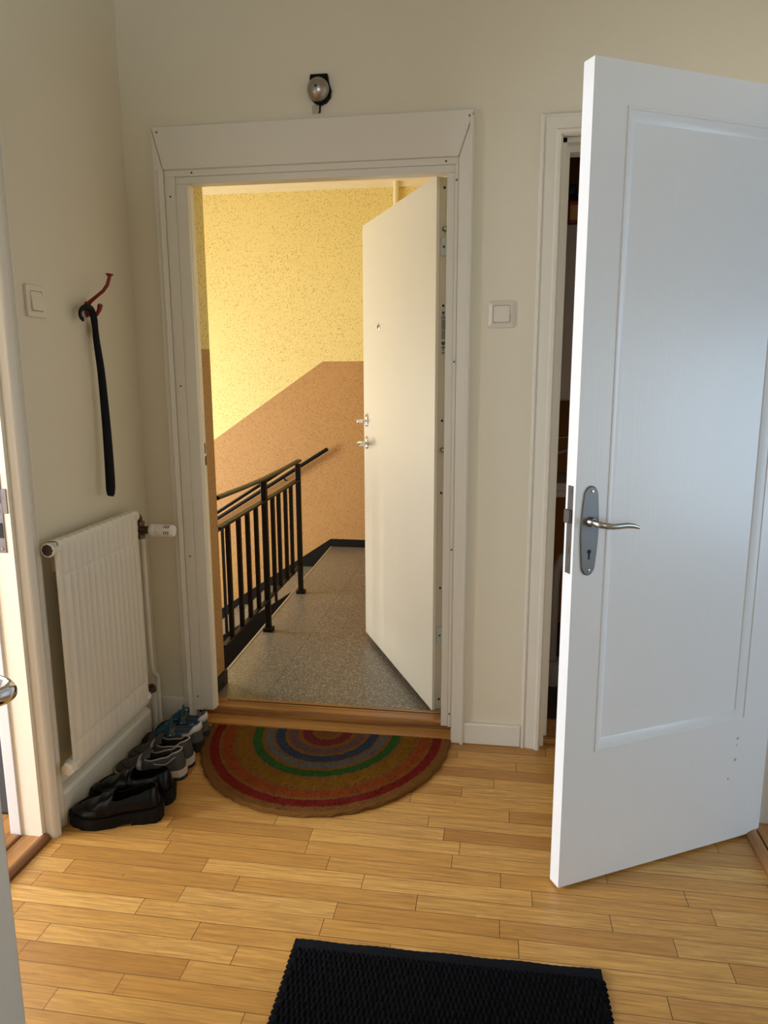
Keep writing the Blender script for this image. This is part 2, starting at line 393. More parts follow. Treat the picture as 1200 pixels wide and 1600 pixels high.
struct('ceiling_stairwell', m, M['stair_ceiling'], 'cream stairwell ceiling above the yellow wall', 'ceiling')
# landing slab with a slightly skewed free edge
m = MB()
m.prism([(.085, .3835, 0), (1.30, .3835, 0), (1.30, FY, 0), (.012, FY, 0)], (0, 0, -.16))
m.prism([(.1325, .15, 0), (1.25, .15, 0), (1.25, .3835, 0), (.1325, .3835, 0)], (0, 0, -.05))
struct('floor_landing', m, M['terrazzo'], 'speckled grey brown terrazzo stair landing beyond the threshold', 'floor')
m = MB()
m.prism([(.012, FY - .010, -.002), (.294, FY - .010, .0), (1.30, FY - .010, 0), (1.30, FY - .010, .062), (.012, FY - .010, .062), (-2.3, FY - .010, .062 - .664 * 2.312), (-2.3, FY - .010, -.13 - .664 * 2.312), (.012, FY - .010, -.13)], (0, .012, 0))
struct('baseboard_stair_far', m, M['black_skirt'], 'black skirting that turns down along the stairs on the far wall', 'skirting')
m = MB(); m.box(.132, .142, .09, .3785, 0, .066)
m.box(.132, .142, .3785, .392, 0, .066)
struct('baseboard_stair_reveal', m, M['black_skirt'], 'short black skirting on the reveal beside the entrance', 'skirting')
m = MB(); m.prism([(.085, .3835, .0004), (.0945, .3835, .0004), (.0215, FY - .012, .0004), (.012, FY - .012, .0004)], (0, 0, .0016))  # thin nosing strip, its pale colour stands in for the highlight on the edge
struct('trim_9', m, M['nosing'], 'pale nosing strip with a painted edge highlight along the landing edge under the railing', 'nosing')
# flight going down to the left along the far wall
m = MB(); RISE, GO = .1755, .264; y0, y1 = 1.865, FY - .012
for i in range(8):
    x1 = .02 - GO * i; zt = -RISE * (i + 1)
    m.box(x1 - GO - .012, x1, y0, y1, zt - .045, zt, 0)
    m.box(x1 - .02, x1 - .004, y0, y1, zt, zt + RISE - .045, 0)
flight = thing('stair_flight', 'grey terrazzo stair flight descending left behind the railing', 'stairs', (.02, 1.86, -.16), kind='structure')
obj('tread', m, M['terrazzo'], flight)
m = MB()
m.prism([(.02, 1.862, -.02), (.02, 1.862, -.62), (-2.1, 1.862, -2.03), (-2.1, 1.862, -1.43)], (0, -.04, 0))
obj('stringer', m, M['black_skirt'], flight)
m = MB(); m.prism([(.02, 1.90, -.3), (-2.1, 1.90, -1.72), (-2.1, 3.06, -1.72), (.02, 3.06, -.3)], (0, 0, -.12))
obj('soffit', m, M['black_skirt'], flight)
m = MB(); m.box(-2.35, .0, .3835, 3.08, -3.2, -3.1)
struct('floor_below', m, M['black_skirt'], 'dark lower storey at the foot of the stairs', 'floor')

# ---- landing railing
rail = thing('stair_railing', 'black steel railing with balusters along the landing edge', 'railing', (.12, 1.08, 0))
RX = .115
def rx(y): return .1295 - (y - .3) * .0135
m = MB(); pts = [(rx(y), y, z) for y, z in ((.385, .860), (.73, .850), (1.08, .844), (1.45, .847), (1.815, .854))]
m.tube(pts, .0195, 12, (.52, 1.05)); obj('handrail', m, M['rail_top'], rail, smooth=True)
m = MB(); m.hexa([(rx(.39) - .014, .39, .718), (rx(.39) + .014, .39, .718), (rx(.39) + .014, .39, .728), (rx(.39) - .014, .39, .728)],
                 [(rx(1.79) - .014, 1.79, .730), (rx(1.79) + .014, 1.79, .730), (rx(1.79) + .014, 1.79, .740), (rx(1.79) - .014, 1.79, .740)])
obj('middle_rail', m, M['black_metal'], rail)
m = MB(); m.hexa([(rx(.39) - .012, .39, .170), (rx(.39) + .012, .39, .170), (rx(.39) + .012, .39, .180), (rx(.39) - .012, .39, .180)],
                 [(rx(1.78) - .012, 1.78, .180), (rx(1.78) + .012, 1.78, .180), (rx(1.78) + .012, 1.78, .190), (rx(1.78) - .012, 1.78, .190)])
obj('bottom_rail', m, M['black_metal'], rail)
for y in (1.08, 1.79):
    m = MB(); m.box(rx(y) - .0145, rx(y) + .0145, y - .0145, y + .0145, 0, .838); p = obj('post', m, M['black_metal'], rail, bevel=.002)
    m = MB(); m.box(rx(y) - .027, rx(y) + .027, y - .027, y + .027, 0, .022); obj('post_foot', m, M['black_metal'], p, bevel=.004)
for y in (.513, .660, .792, .928, 1.224, 1.344, 1.485, 1.610):
    m = MB(); m.box(rx(y) - .010, rx(y) + .010, y - .010, y + .010, .172, .730); obj('baluster', m, M['black_metal'], rail)

frail = thing('flight_railing', 'thin black railing sloping down left from the far post', 'railing', (.10, 1.83, 0))
m = MB(); m.tube([(.10, 1.83, .853), (-1.9, 1.83, .853 - .633 * 2.0)], .0105, 10); obj('handrail', m, M['black_metal'], frail, smooth=True)
m = MB(); m.tube([(.10, 1.83, .742), (-1.9, 1.83, .742 - .655 * 2.0)], .007, 8); obj('middle_rail', m, M['black_metal'], frail, smooth=True)
for i, x in enumerate((-.07, -.24, -.42, -.60, -.80)):
    m = MB(); m.box(x - .008, x + .008, 1.822, 1.838, -.033 + .664 * x, .742 + .655 * (x - .1)); obj('baluster', m, M['black_metal'], frail)

wr = thing('wall_handrail', 'black wall mounted handrail descending left on the brown dado', 'handrail', (.008, 3.02, .80))
m = MB(); m.tube([(.012, 3.02, .803), (-2.0, 3.02, .803 - .624 * 2.012)], .0145, 12); obj('rail', m, M['black_plastic'], wr, smooth=True)
for x in (-.35, -1.2):
    m = MB(); m.tube([(x, 3.02, .795 + .624 * x), (x, 3.05, .76 + .624 * x), (x, 3.082, .755 + .624 * x)], .006, 8); obj('bracket', m, M['black_metal'], wr, smooth=True)
m = MB(); m.tube([(.553, 3.062, 1.9), (.553, 3.062, SC)], .021, 12)
tag(obj('riser_pipe', m, M['stair_ceiling'], smooth=True), 'cream vertical pipe at the top of the yellow wall', 'pipe')

# ================================================================== ENTRANCE TRIM, DOOR, THRESHOLD
m = MB()
t = thing('trim_1', 'painted wooden casing and steel frame around the entrance opening', 'door casing', (.7, 0, 0), kind='structure')
XL0, XL1, XR0, XR1, ZT, ZI = .116, .152, 1.188, 1.238, 2.240, 2.098
m.hexa([(XL0, -.022, ZT), (XR1, -.022, ZT), (XR0, -.022, ZI), (XL1, -.022, ZI)], [(XL0, .0, ZT), (XR1, .0, ZT), (XR0, .0, ZI), (XL1, .0, ZI)])
obj('head_board', m, M['trim'], t, bevel=.004)
g = .0012
m = MB(); m.hexa([(XL0, -.022, ZT - .006), (XL1 - g, -.022, ZI - g), (XL1 - g, -.022, 0), (XL0, -.022, 0)], [(XL0, 0, ZT - .006), (XL1 - g, 0, ZI - g), (XL1 - g, 0, 0), (XL0, 0, 0)])
obj('side_board', m, M['trim'], t, bevel=.004)
m = MB(); m.hexa([(XR1, -.022, ZT - .006), (XR0 + g, -.022, ZI - g), (XR0 + g, -.022, 0), (XR1, -.022, 0)], [(XR1, 0, ZT - .006), (XR0 + g, 0, ZI - g), (XR0 + g, 0, 0), (XR1, 0, 0)])
obj('side_board', m, M['trim'], t, bevel=.004)
m = MB(); m.tube([(XL1 - .012, -.023, .0), (XL1 - .012, -.023, ZI)], .0075, 10); obj('bead', m, M['trim'], t, smooth=True)
m = MB(); m.tube([(XR1 - .009, -.021, .0), (XR1 - .009, -.021, ZT - .02)], .006, 10); obj('bead', m, M['trim'], t, smooth=True)
# steel frame: outer flat strip (with screws), inner strip, reveal
m = MB(); e = .0006
def frame3(x0, x1, z0, x2, x3, z1, ya, yb):
    m.box(x0, x2, ya, yb, .062, z1); m.box(x3, x1, ya, yb, .062, z1); m.box(x0, x1, ya, yb, z1, z0)
frame3(XL1, XR0, ZI, .190, 1.176, 2.076, -.012, .04); obj('frame_strip', m, M['trim'], t, bevel=.0015)
m = MB(); frame3(.190, 1.176, 2.076, .234, 1.150, 2.052, -.007, .044); obj('frame_lining', m, M['trim'], t, bevel=.002)
m = MB(); m.box(.128, .2352, .012, .0448, .060, 2.06); obj('frame_jamb', m, M['jamb'], t)
m = MB()
for x, z in ((.138, 2.221), (1.222, 2.219), (.255, 2.087), (1.146, 2.086), (.172, 2.011), (1.182, 2.026), (1.182, 1.433), (.172, 1.35), (1.182, .76), (.172, .70), (1.182, .116), (.172, .12)):
    y = -.0225 if x < .15 or x > 1.2 else -.0125
    m = MB(); m.lathe([(0, .0036), (.0012, .0034), (.0014, 0)], (x, y + .0005, z), (0, -1, 0), 8); obj('screw', m, M['screw'], t)
for z in (1.70, 1.24, .30):
    m = MB(); m.lathe([(0, .008), (.001, .008), (.0012, 0)], (.2345, .028, z), (1, 0, 0), 14); obj('frame_plug', m, M['trim'], t)
m = MB(); m.box(.2335, .2365, .030, .038, 1.095, 1.135); m.box(.2335, .2365, .030, .042, 1.05, 1.085); obj('strike_plate', m, M['old_steel'], t)

# leaf of the entrance door, opened outwards
ANG = math.atan2(.883, -.435); LE = .985
d1 = thing('door_1', 'smooth cream steel entrance door standing open onto the stair landing', 'door', (1.100, .179, .03), (0, 0, ANG), kind='structure')
m = MB(); m.box(0, LE, -.013, 0, 0, 2.062); obj('leaf_skin', m, M['steel_door'], d1, bevel=.002, local=True)
m = MB(); m.box(.006, LE - .014, -.060, -.013, .004, 2.058); obj('leaf_core', m, M['steel_edge'], d1, bevel=.002, local=True)
for z0, z1 in ((1.786, 1.850), (.287, .357)):
    m = MB(); m.box(.0015, .006, -.048, -.020, z0, z1); h = obj('hinge', m, M['zinc'], d1, bevel=.001, local=True)
    m = MB(); m.lathe([(0, .005), (.001, .005), (.0012, 0)], (.0015, -.030, (z0 + z1) / 2), (-1, 0, 0), 8); obj('hinge_screw', m, M['old_steel'], h, local=True)
for z in (1.880, 1.073):
    m = MB(); m.lathe([(0, .010), (.004, .010), (.014, .009), (.017, .006), (.018, 0)], (.006, -.034, z), (-1, 0, 0), 14); obj('security_pin', m, M['steel'], d1, local=True, smooth=True)
for z in (2.022, 1.610, 1.185, .905, .52, .045):
    m = MB(); m.lathe([(0, .005), (.001, .005), (.0012, 0)], (.006, -.032, z), (-1, 0, 0), 8); obj('edge_screw', m, M['dark'], d1, local=True)
# the printed sticker on the hinge edge
m = MB(); m.box(.0050, .0058, -.044, -.022, 1.430, 1.595); st = obj('sticker', m, M['label'], d1, local=True)
m = MB()
def ink(y0, y1, z0, z1): m.box(.0040, .0052, y0, y1, z0, z1)
m.prism([(.0040, -.026, 1.582), (.0040, -.032, 1.592), (.0040, -.038, 1.582), (.0040, -.034, 1.582), (.0040, -.034, 1.574), (.0040, -.030, 1.574), (.0040, -.030, 1.582)], (.0012, 0, 0))
ink(-.042, -.024, 1.568, 1.5705); ink(-.042, -.024, 1.5635, 1.5655)
for i in range(7): ink(-.041 + .0024 * i, -.0402 + .0024 * i, 1.525 - .004 * (i % 3), 1.560)
for i in range(6): ink(-.040 + .0026 * i, -.0392 + .0026 * i, 1.486 + .003 * (i % 2), 1.518)
ink(-.040, -.034, 1.470, 1.480); ink(-.032, -.026, 1.470, 1.480); ink(-.037, -.029, 1.466, 1.470)
ink(-.041, -.026, 1.457, 1.461); ink(-.0355, -.0315, 1.447, 1.457)          # letter T
ink(-.040, -.027, 1.440, 1.442); ink(-.036, -.030, 1.434, 1.438)
obj('print', m, M['ink'], st, local=True)
# peephole, lock, lever (on the leaf's inner face, local +y)
m = MB(); m.lathe([(0, .0155), (.003, .0155), (.005, .012), (.0045, .008)], (.72, 0, 1.573), (0, 1, 0), 18); ph = obj('peephole', m, M['chrome'], d1, smooth=True, local=True)
m = MB(); m.lathe([(0, .0082), (.0052, .0082), (.0056, 0)], (.72, 0, 1.573), (0, 1, 0), 14); obj('lens', m, M['dark'], ph, local=True)
def rose(z, sx=.9):
    q = MB(); n = 26
    q.grid(lambda i, j: (.928 + (.020 * math.cos(2 * PI * i / n)) * (1, 1, .8, .35, 0.01)[j], (0, .004, .008, .010, .0105)[j], z + (.033 * math.sin(2 * PI * i / n)) * (1, 1, .8, .35, 0.01)[j]), n, 5, True)
    return q
lk = obj('lock_rose', rose(1.133), M['chrome'], d1, smooth=True, local=True)
m = MB(); m.lathe([(.008, .007), (.022, .007)], (.928, 0, 1.128), (0, 1, 0), 12); m.box(.920, .936, .022, .052, 1.119, 1.137); obj('thumb_turn', m, M['chrome'], lk, bevel=.003, local=True)
hr = obj('handle_rose', rose(1.020), M['chrome'], d1, smooth=True, local=True)
m = MB(); m.tube([(.928, .008, 1.016), (.928, .038, 1.014), (.920, .052, 1.014), (.895, .060, 1.019), (.85, .062, 1.028), (.825, .062, 1.031)], [.010, .010, .0105, .0095, .008, .006], 12, (1.15, .8)); obj('lever', m, M['chrome'], hr, smooth=True, local=True)

# threshold of the entrance
t = thing('trim_2', 'worn oak threshold under the entrance opening, mat in front', 'threshold', (.7, .05, 0), kind='structure')
m = MB(); m.hexa([(.150, .064, 0), (1.200, .064, 0), (1.200, .165, 0), (.150, .165, 0)], [(.150, .067, .043), (1.200, .067, .043), (1.200, .165, .040), (.150, .165, .040)]); obj('sill_board', m, M['oak_x'], t, bevel=.005)
m = MB(); m.hexa([(.155, -.010, .0), (1.195, -.010, .0), (1.195, .064, .0), (.155, .064, .0)], [(.155, -.007, .008), (1.195, -.007, .008), (1.195, .064, .0115), (.155, .064, .0115)]); obj('floor_strip', m, M['oak_light'], t, bevel=.003)
m = MB(); m.box(.238, 1.146, .132, .136, .0405, .0425); obj('weather_strip', m, M['dark'], t)

# wall plinth between the doors, and back-left baseboard
m = MB(); m.box(1.200, 1.452, -.018, 0, 0, .085); struct('baseboard_back', m, M['trim'], 'low white plinth on the wall between the two doorways', 'skirting', bevel=.005)
m = MB(); m.box(.0, .147, -.020, 0, 0, .112); struct('baseboard_corner', m, M['trim'], 'short white skirting in the corner behind the sneakers', 'skirting', bevel=.004)
m = MB(); m.prism([(0, -.715, 0), (.028, -.715, 0), (.028, -.715, .100), (.022, -.715, .112), (.010, -.715, .118), (0, -.715, .120)], (0, .585, 0))
struct('baseboard_left', m, M['trim'], 'white skirting under the radiator behind the row of shoes', 'skirting')

# ---- closet casing
t = thing('trim_3', 'white moulded casing beside the dark closet opening', 'door casing', (1.5, 0, 0), kind='structure')
prof = [(.070, 0), (.070, -.012), (.064, -.018), (.060, -.018), (.057, -.013), (.021, -.020), (.0155, -.027), (.0055, -.027), (0, -.020), (0, 0)]
m = MB()
def cpath(o, y): return [(1.522 - o, y, 0), (1.522 - o, y, 2.146 + o), (2.066 + o, y, 2.146 + o), (2.066 + o, y, 0)]
P = [[m.b.verts.new(p) for p in cpath(o, y)] for o, y in prof]
for A, B in zip(P, P[1:]):
    for i in range(3): m.b.faces.new((A[i], A[i + 1], B[i + 1], B[i]))
m.b.faces.new([p[0] for p in P]); m.b.faces.new([p[3] for p in P])
obj('architrave', m, M['trim'], t, smooth=True)
m = MB(); m.box(1.5225, 1.538, .010, .125, .0, 2.146); m.box(2.05, 2.066, .010, .125, 0, 2.146); m.box(1.5225, 2.066, .010, .125, 2.132, 2.148); obj('jamb', m, M['trim'], t)
m = MB(); m.box(1.538, 1.552, .052, .115, .0, 2.122); m.box(1.536, 2.05, .0522, .115, 2.1122, 2.134); obj('door_stop', m, M['trim'], t)
m = MB(); m.box(1.538, 2.05, .02, .20, 0, .022); struct('trim_4', m, M['oak_x'], 'brown wooden threshold of the dark closet', 'threshold', bevel=.004)

# ---- left doorway casing, jamb, threshold
t = thing('trim_5', 'moulded white casing and jamb of the left doorway', 'door casing', (0, -.75, 0), kind='structure')
def lprof(y0, y1, s):   # y0 outer edge, y1 opening edge
    w_ = abs(y1 - y0); return [(0, y0), (.020, y0), (.024, y0 + s * .006), (.024, y0 + s * .012), (.019, y0 + s * .016), (.022, y0 + s * (w_ - .045)), (.030, y0 + s * (w_ - .038)), (.040, y0 + s * (w_ - .022)), (.036, y0 + s * (w_ - .008)), (.026, y1), (0, y1)]
m = MB(); m.prism([(a, b, 0) for a, b in lprof(-.708, -.787, -1)], (0, 0, 2.19)); obj('side_board', m, M['trim'], t, smooth=True)
m = MB(); m.prism([(a, b, 0) for a, b in lprof(-1.66, -1.556, 1)], (0, 0, 2.19)); obj('side_board', m, M['trim'], t, smooth=True)
m = MB(); m.box(0, .022, -1.66, -.708, 2.085, 2.19); obj('head_board', m, M['trim'], t, bevel=.004)
m = MB(); m.box(-.064, .001, -.8012, -.785, .012, 2.09); m.box(-.064, .001, -1.555, -1.5388, .012, 2.09); m.box(-.064, .001, -1.54, -.80, 2.075, 2.0912); obj('jamb_rebate', m, M['jamb'], t)
m = MB(); m.box(-.102, -.064, -.807, -.785, .012, 2.09); m.box(-.102, -.064, -1.555, -1.533, .012, 2.09); obj('jamb_stop', m, M['door'], t, bevel=.003)
# strike plate on the rebate
m = MB(); m.box(-.047, -.019, -.8034, -.8012, .902, 1.130); sp = obj('strike_plate', m, M['worn_steel'], t, bevel=.0008)
m = MB(); m.box(-.019, -.004, -.8034, -.8012, 1.015, 1.085); obj('strike_lip', m, M['worn_steel'], sp, bevel=.0008)
m = MB(); m.box(-.040, -.024, -.8044, -.8025, 1.045, 1.085); m.box(-.038, -.024, -.8044, -.8025, .945, .988); obj('bolt_hole', m, M['dark'], sp)
for z in (1.118, 1.022, .914):
    m = MB(); m.lathe([(0, .0045), (.0012, .004), (.0014, 0)], (-.032, -.8032, z), (0, -1, 0), 10); obj('plate_screw', m, M['steel'], sp)
t = thing('trim_6', 'brown oak threshold boards of the left doorway', 'threshold', (0, -1.1, 0), kind='structure')
m = MB(); m.prism([(-.002, -1.66, 0), (.022, -1.66, 0), (.022, -1.66, .006), (.014, -1.66, .016), (.003, -1.66, .019), (-.002, -1.66, .019)], (0, .87, 0)); obj('quarter_round', m, M['oak_dark'], t, smooth=True)
m = MB(); m.box(-.064, -.006, -1.54, -.80, 0, .014); obj('board', m, M['oak_y'], t, bevel=.002)
m = MB(); m.box(-.135, -.066, -1.53, -.81, 0, .022); obj('board', m, M['oak_y'], t, bevel=.004)

# ---- right doorway jamb and threshold
t = thing('trim_7', 'white jamb of the doorway at the right picture edge', 'door casing', (2.2, -.4, 0), kind='structure')
m = MB(); m.box(2.15, 2.28, -.415, -.40, 0, 2.12); m.box(2.15, 2.28, -1.20, -1.185, 0, 2.12); m.box(2.15, 2.28, -1.185, -.415, 2.105, 2.12); obj('jamb', m, M['trim'], t)
m = MB(); m.box(2.203, 2.285, -.432, -.415, .02, 2.105); obj('door_stop', m, M['door'], t)
m = MB(); m.box(2.130, 2.15, -.40, -.30, 0, 2.22); m.box(2.130, 2.15, -1.30, -1.20, 0, 2.22); obj('side_board', m, M['trim'], t, bevel=.003)
t = thing('trim_8', 'oak threshold with rounded moulding under the white panelled door', 'threshold', (2.15, -.8, 0), kind='structure')
m = MB(); m.prism([(2.150, -1.185, 0), (2.120, -1.185, 0), (2.120, -1.185, .006), (2.128, -1.185, .016), (2.140, -1.185, .019), (2.150, -1.185, .019)], (0, .77, 0)); obj('quarter_round', m, M['oak_y'], t, smooth=True)
m = MB(); m.box(2.156, 2.28, -1.185, -.415, 0, .020); obj('board', m, M['oak_y'], t, bevel=.002)

# ================================================================== WHITE PANELLED DOOR (right)
ANG = math.atan2(-.351, -.628); LW = .7188; DT = .040
d2 = thing('door_2', 'large white panelled door with nickel lever standing ajar at right', 'door', (2.161, -.442, .01), (0, .0018, ANG), kind='structure')
PX0, PX1, PZ0, PZ1 = .096, .624, .385, 1.985   # panel opening
m = MB()
m.box(0, PX0, -DT, 0, 0, 2.076); m.box(PX1, LW, -DT, 0, 0, 2.076); m.box(PX0, PX1, -DT, 0, 0, PZ0); m.box(PX0, PX1, -DT, 0, PZ1, 2.076)
bmesh.ops.remove_doubles(m.b, verts=m.b.verts, dist=1e-5)
obj('leaf_frame', m, M['door'], d2, local=True)
m = MB(); m.box(PX0 - .004, PX1 + .004, -.028, -.014, PZ0 - .004, PZ1 + .004); obj('panel', m, M['door'], d2, local=True)
# mitred moulding around the panel
m = MB(); prof = [(0, .0), (.0012, .0022), (.004, .0028), (.007, .0018), (.0085, -.0008), (.012, -.0012), (.0265, -.0108), (.029, -.0118), (.031, -.0150)]
def ring(o, h): return [(PX0 + o, h, PZ0 + o), (PX1 - o, h, PZ0 + o), (PX1 - o, h, PZ1 - o), (PX0 + o, h, PZ1 - o)]
R = [[m.b.verts.new(p) for p in ring(o, h)] for o, h in prof]
for A, B in zip(R, R[1:]):
    for i in range(4): m.b.faces.new((A[i], A[(i + 1) % 4], B[(i + 1) % 4], B[i]))
obj('moulding', m, M['door'], d2, local=True, smooth=True)
# lever set
CX = .6745
def oval(w_, h_, cz, n=22):
    out = []; bow = .0055
    for q in range(4 * n):
        seg, i = divmod(q, n); u = i / n
        if seg == 0: out.append((CX + (w_ - bow) + bow * math.sin(PI * u), cz + (h_ - w_ * 1.15) * (2 * u - 1)))
        elif seg == 1: out.append((CX + (w_ - bow) * math.cos(PI * u), cz + (h_ - w_ * 1.15) + w_ * 1.15 * math.sin(PI * u)))
        elif seg == 2: out.append((CX - (w_ - bow) - bow * math.sin(PI * u), cz - (h_ - w_ * 1.15) * (2 * u - 1)))
        else: out.append((CX - (w_ - bow) * math.cos(PI * u), cz - (h_ - w_ * 1.15) - w_ * 1.15 * math.sin(PI * u)))
    return out
m = MB(); o0 = oval(.0262, .1145, .9975); o1 = oval(.0240, .112, .9975)
n = len(o0); m.grid(lambda i, j: ((o0[i][0], (0, .0035)[j], o0[i][1]) if j < 2 else (o1[i][0], .0050, o1[i][1])), n, 3, True)
m.b.faces.new([m.b.verts.new((x, .0050, z)) for x, z in o1])
bp = obj('back_plate', m, M['plate_steel'], d2, local=True, smooth=True)
for z in (1.098, .896):
    m = MB(); m.lathe([(0, .0036), (.0015, .0034), (.002, 0)], (CX - .001, .005, z), (0, 1, 0), 10); obj('plate_screw', m, M['chrome'], bp, local=True, smooth=True)
m = MB(); m.lathe([(0, .0055), (.0006, .0055), (.0007, 0)], (CX, .005, .945), (0, 1, 0), 14); m.box(CX - .0024, CX + .0024, .0050, .0056, .925, .943); obj('keyhole', m, M['dark'], bp, local=True)
m = MB(); m.lathe([(0, .0125), (.004, .0125), (.008, .0105), (.014, .0095), (.014, 0)], (CX, .005, 1.022), (0, 1, 0), 20)
hl = obj('handle_collar', m, M['steel'], bp, local=True, smooth=True)
m = MB(); m.tube([(CX, .012, 1.022), (CX, .030, 1.021), (CX - .004, .041, 1.020), (CX - .018, .050, 1.018), (CX - .032, .052, 1.0158), (CX - .050, .052, 1.0156), (CX - .074, .052, 1.0160), (CX - .094, .053, 1.0130), (CX - .110, .055, 1.0075)],
                 [.0080, .0080, .0082, .0082, .0075, .0074, .0074, .0062, .0036], 14, (1.0, .72)); obj('lever', m, M['steel'], hl, local=True, smooth=True)
# lock face on the free edge
m = MB(); m.box(LW - .001, LW + .0012, -.030, -.009, .888, 1.112); lf = obj('lock_plate', m, M['old_steel'], d2, local=True)
m = MB(); m.box(LW, LW + .010, -.033, -.010, 1.018, 1.052); obj('latch_bolt', m, M['old_steel'], lf, local=True, bevel=.002)
m = MB(); m.box(LW + .0008, LW + .002, -.018, -.016, .938, .960); obj('bolt_slot', m, M['chrome'], lf, local=True)
for z in (1.098, .902):
    m = MB(); m.lathe([(0, .004), (.001, .004), (.0012, 0)], (LW + .0012, -.018, z), (1, 0, 0), 10); obj('plate_screw', m, M['screw'], lf, local=True)
for k_, (a, z, r) in enumerate(((.118, .330, .0045), (.120, .309, .0025), (.121, .262, .005), (.142, .205, .0035))):
    m = MB(); m.lathe([(0, r), (.0004, r), (.0005, 0)], (a, 0, z), (0, 1, 0), 7); obj('paint_chip', m, M['chip'], d2, local=True)

# ================================================================== LEFT DOOR (edge at the lower left)
ANG = math.atan2(-.387, .922)
d3 = thing('door_3', 'white door edge at the lower left corner with chrome handle', 'door', (.012, -1.532, .012), (0, 0, ANG), kind='structure')
m = MB(); m.box(.0, .7355, -.038, 0, 0, 2.055); obj('leaf', m, M['door'], d3, local=True, bevel=.0015)
m = MB(); m.lathe([(0, .026), (.006, .026), (.009, .022), (.009, 0)], (.690, 0, .945), (0, 1, 0), 24); hr = obj('handle_rose', m, M['chrome'], d3, local=True, smooth=True)
m = MB(); m.tube([(.690, .008, .945), (.690, .046, .945), (.683, .058, .945), (.668, .062, .945), (.56, .062, .945)], [.010, .010, .0105, .0105, .010], 16, (1.35, .9)); obj('lever', m, M['chrome'], hr, local=True, smooth=True)

# ================================================================== RADIATOR AND PIPES
rd = thing('radiator', 'cream ribbed panel radiator on the left wall above the shoes', 'radiator', (.06, -.47, .20))
RY0, RY1, RZ0, RZ1 = -.704, -.215, .183, .912
NR = 14
def radx(y, z):
    u = (y - RY0) / (RY1 - RY0)
    if u < .035 or u > .965: return .068
    ph = ((u - .035) / .93 * NR) % 1.0
    rib = max(0.0, math.sin(PI * ph)) ** .8
    band = .35 if (z > RZ1 - .105 or z < RZ0 + .095) else 1.0
    edge = min(1, (RZ1 - z) / .03, (z - RZ0) / .03)
    grv = 1 - .45 * math.exp(-((z - (RZ1 - .105)) / .006) ** 2) - .45 * math.exp(-((z - (RZ0 + .095)) / .006) ** 2)
    return .070 + .011 * rib * grv * max(.0, edge) * (.7 if band < 1 else 1)
ny, nz = NR * 12 + 9, 60
zs = [RZ0, RZ0 + .005, RZ0 + .015, RZ0 + .03] + [RZ0 + .03 + (RZ1 - RZ0 - .06) * i / 54 for i in range(1, 54)] + [RZ1 - .03, RZ1 - .015, RZ1 - .005, RZ1]
zs += [RZ1 - .105 + d for d in (-.008, -.004, 0, .004, .008)] + [RZ0 + .095 + d for d in (-.008, -.004, 0, .004, .008)]
zs = sorted(set(zs))
m = MB(); m.grid(lambda i, j: (radx(RY0 + (RY1 - RY0) * i / (ny - 1), zs[j]), RY0 + (RY1 - RY0) * i / (ny - 1), zs[j]), ny, len(zs))
m.box(.060, .0695, RY0, RY1, RZ0, RZ1)
obj('panel', m, M['radiator'], rd, smooth=True)
m = MB(); m.tube([(.052, RY0 - .012, RZ1 - .020), (.052, RY1 + .014, RZ1 - .020)], .021, 16); obj('header_tube', m, M['radiator'], rd, smooth=True)
m = MB(); m.tube([(.052, RY0 - .006, RZ0 + .018), (.052, RY1 + .014, RZ0 + .018)], .021, 16); obj('header_tube', m, M['radiator'], rd, smooth=True)
m = MB(); m.lathe([(0, .021), (.010, .021), (.010, .017), (.006, .015), (.006, 0)], (.052, RY0 - .010, RZ1 - .020), (0, -1, 0), 16); pg = obj('bleed_plug', m, M['radiator'], rd, smooth=True)
m = MB(); m.lathe([(.006, .0190), (.0102, .0182), (.0102, 0)], (.052, RY0 - .010, RZ1 - .020), (0, -1, 0), 8); obj('plug_core', m, M['rust'], pg)
m = MB(); m.lathe([(0, .022), (.022, .022), (.024, .019), (.024, 0)], (.056, RY0 - .004, RZ0 + .016), (0, -1, 0), 6); obj('end_cap', m, M['radiator'], rd)
m = MB(); m.grid(lambda i, j: ((.034, .036, .046, .060, .070, .0745, .075)[j], RY0 + (RY1 - RY0) * i / 168, RZ1 + (-.012, -.002, .003, .004, .003, -.002, -.012)[j] + .0014 * math.sin(2 * PI * i / 12) * (1 if 0 < j < 6 else 0)), 169, 7); obj('top_edge', m, M['radiator'], rd, smooth=True)
for y in (-.62, -.33):
    m = MB(); m.box(0, .05, y - .012, y + .012, RZ1 - .11, RZ1 - .06); obj('wall_bracket', m, M['radiator'], rd)
# valve
m = MB(); m.tube([(.052, RY1 + .010, RZ1 - .022), (.052, RY1 + .045, RZ1 - .024), (.051, RY1 + .058, RZ1 - .034), (.050, RY1 + .060, RZ1 - .06)], .0085, 10); v_ = obj('valve_elbow', m, M['brass_dark'], rd, smooth=True)
m = MB(); m.lathe([(0, .0165), (.016, .0165)], (.050, -.155, .848), (0, 0, 1), 6); m.lathe([(0, .0145), (.028, .0145)], (.045, -.155, .832), (1, 0, 0), 10); m.lathe([(0, .0165), (.014, .0165)], (.050, -.155, .800), (0, 0, 1), 6)
m.tube([(.050, -.155, .80), (.050, -.155, .86)], .009, 10); m.lathe([(0, .0145), (.018, .015)], (.070, -.155, .832), (1, 0, 0), 14); obj('valve_body', m, M['brass_dark'], v_, smooth=True)
m = MB(); m.lathe([(0, .021), (.003, .0235), (.020, .0235), (.022, .022), (.024, .0235), (.086, .0222), (.092, .0195), (.094, .014), (.094, 0)], (.088, -.155, .831), (1, 0, 0), 28); th = obj('thermostat_head', m, M['white_plastic_cool'], rd, smooth=True)
m = MB()
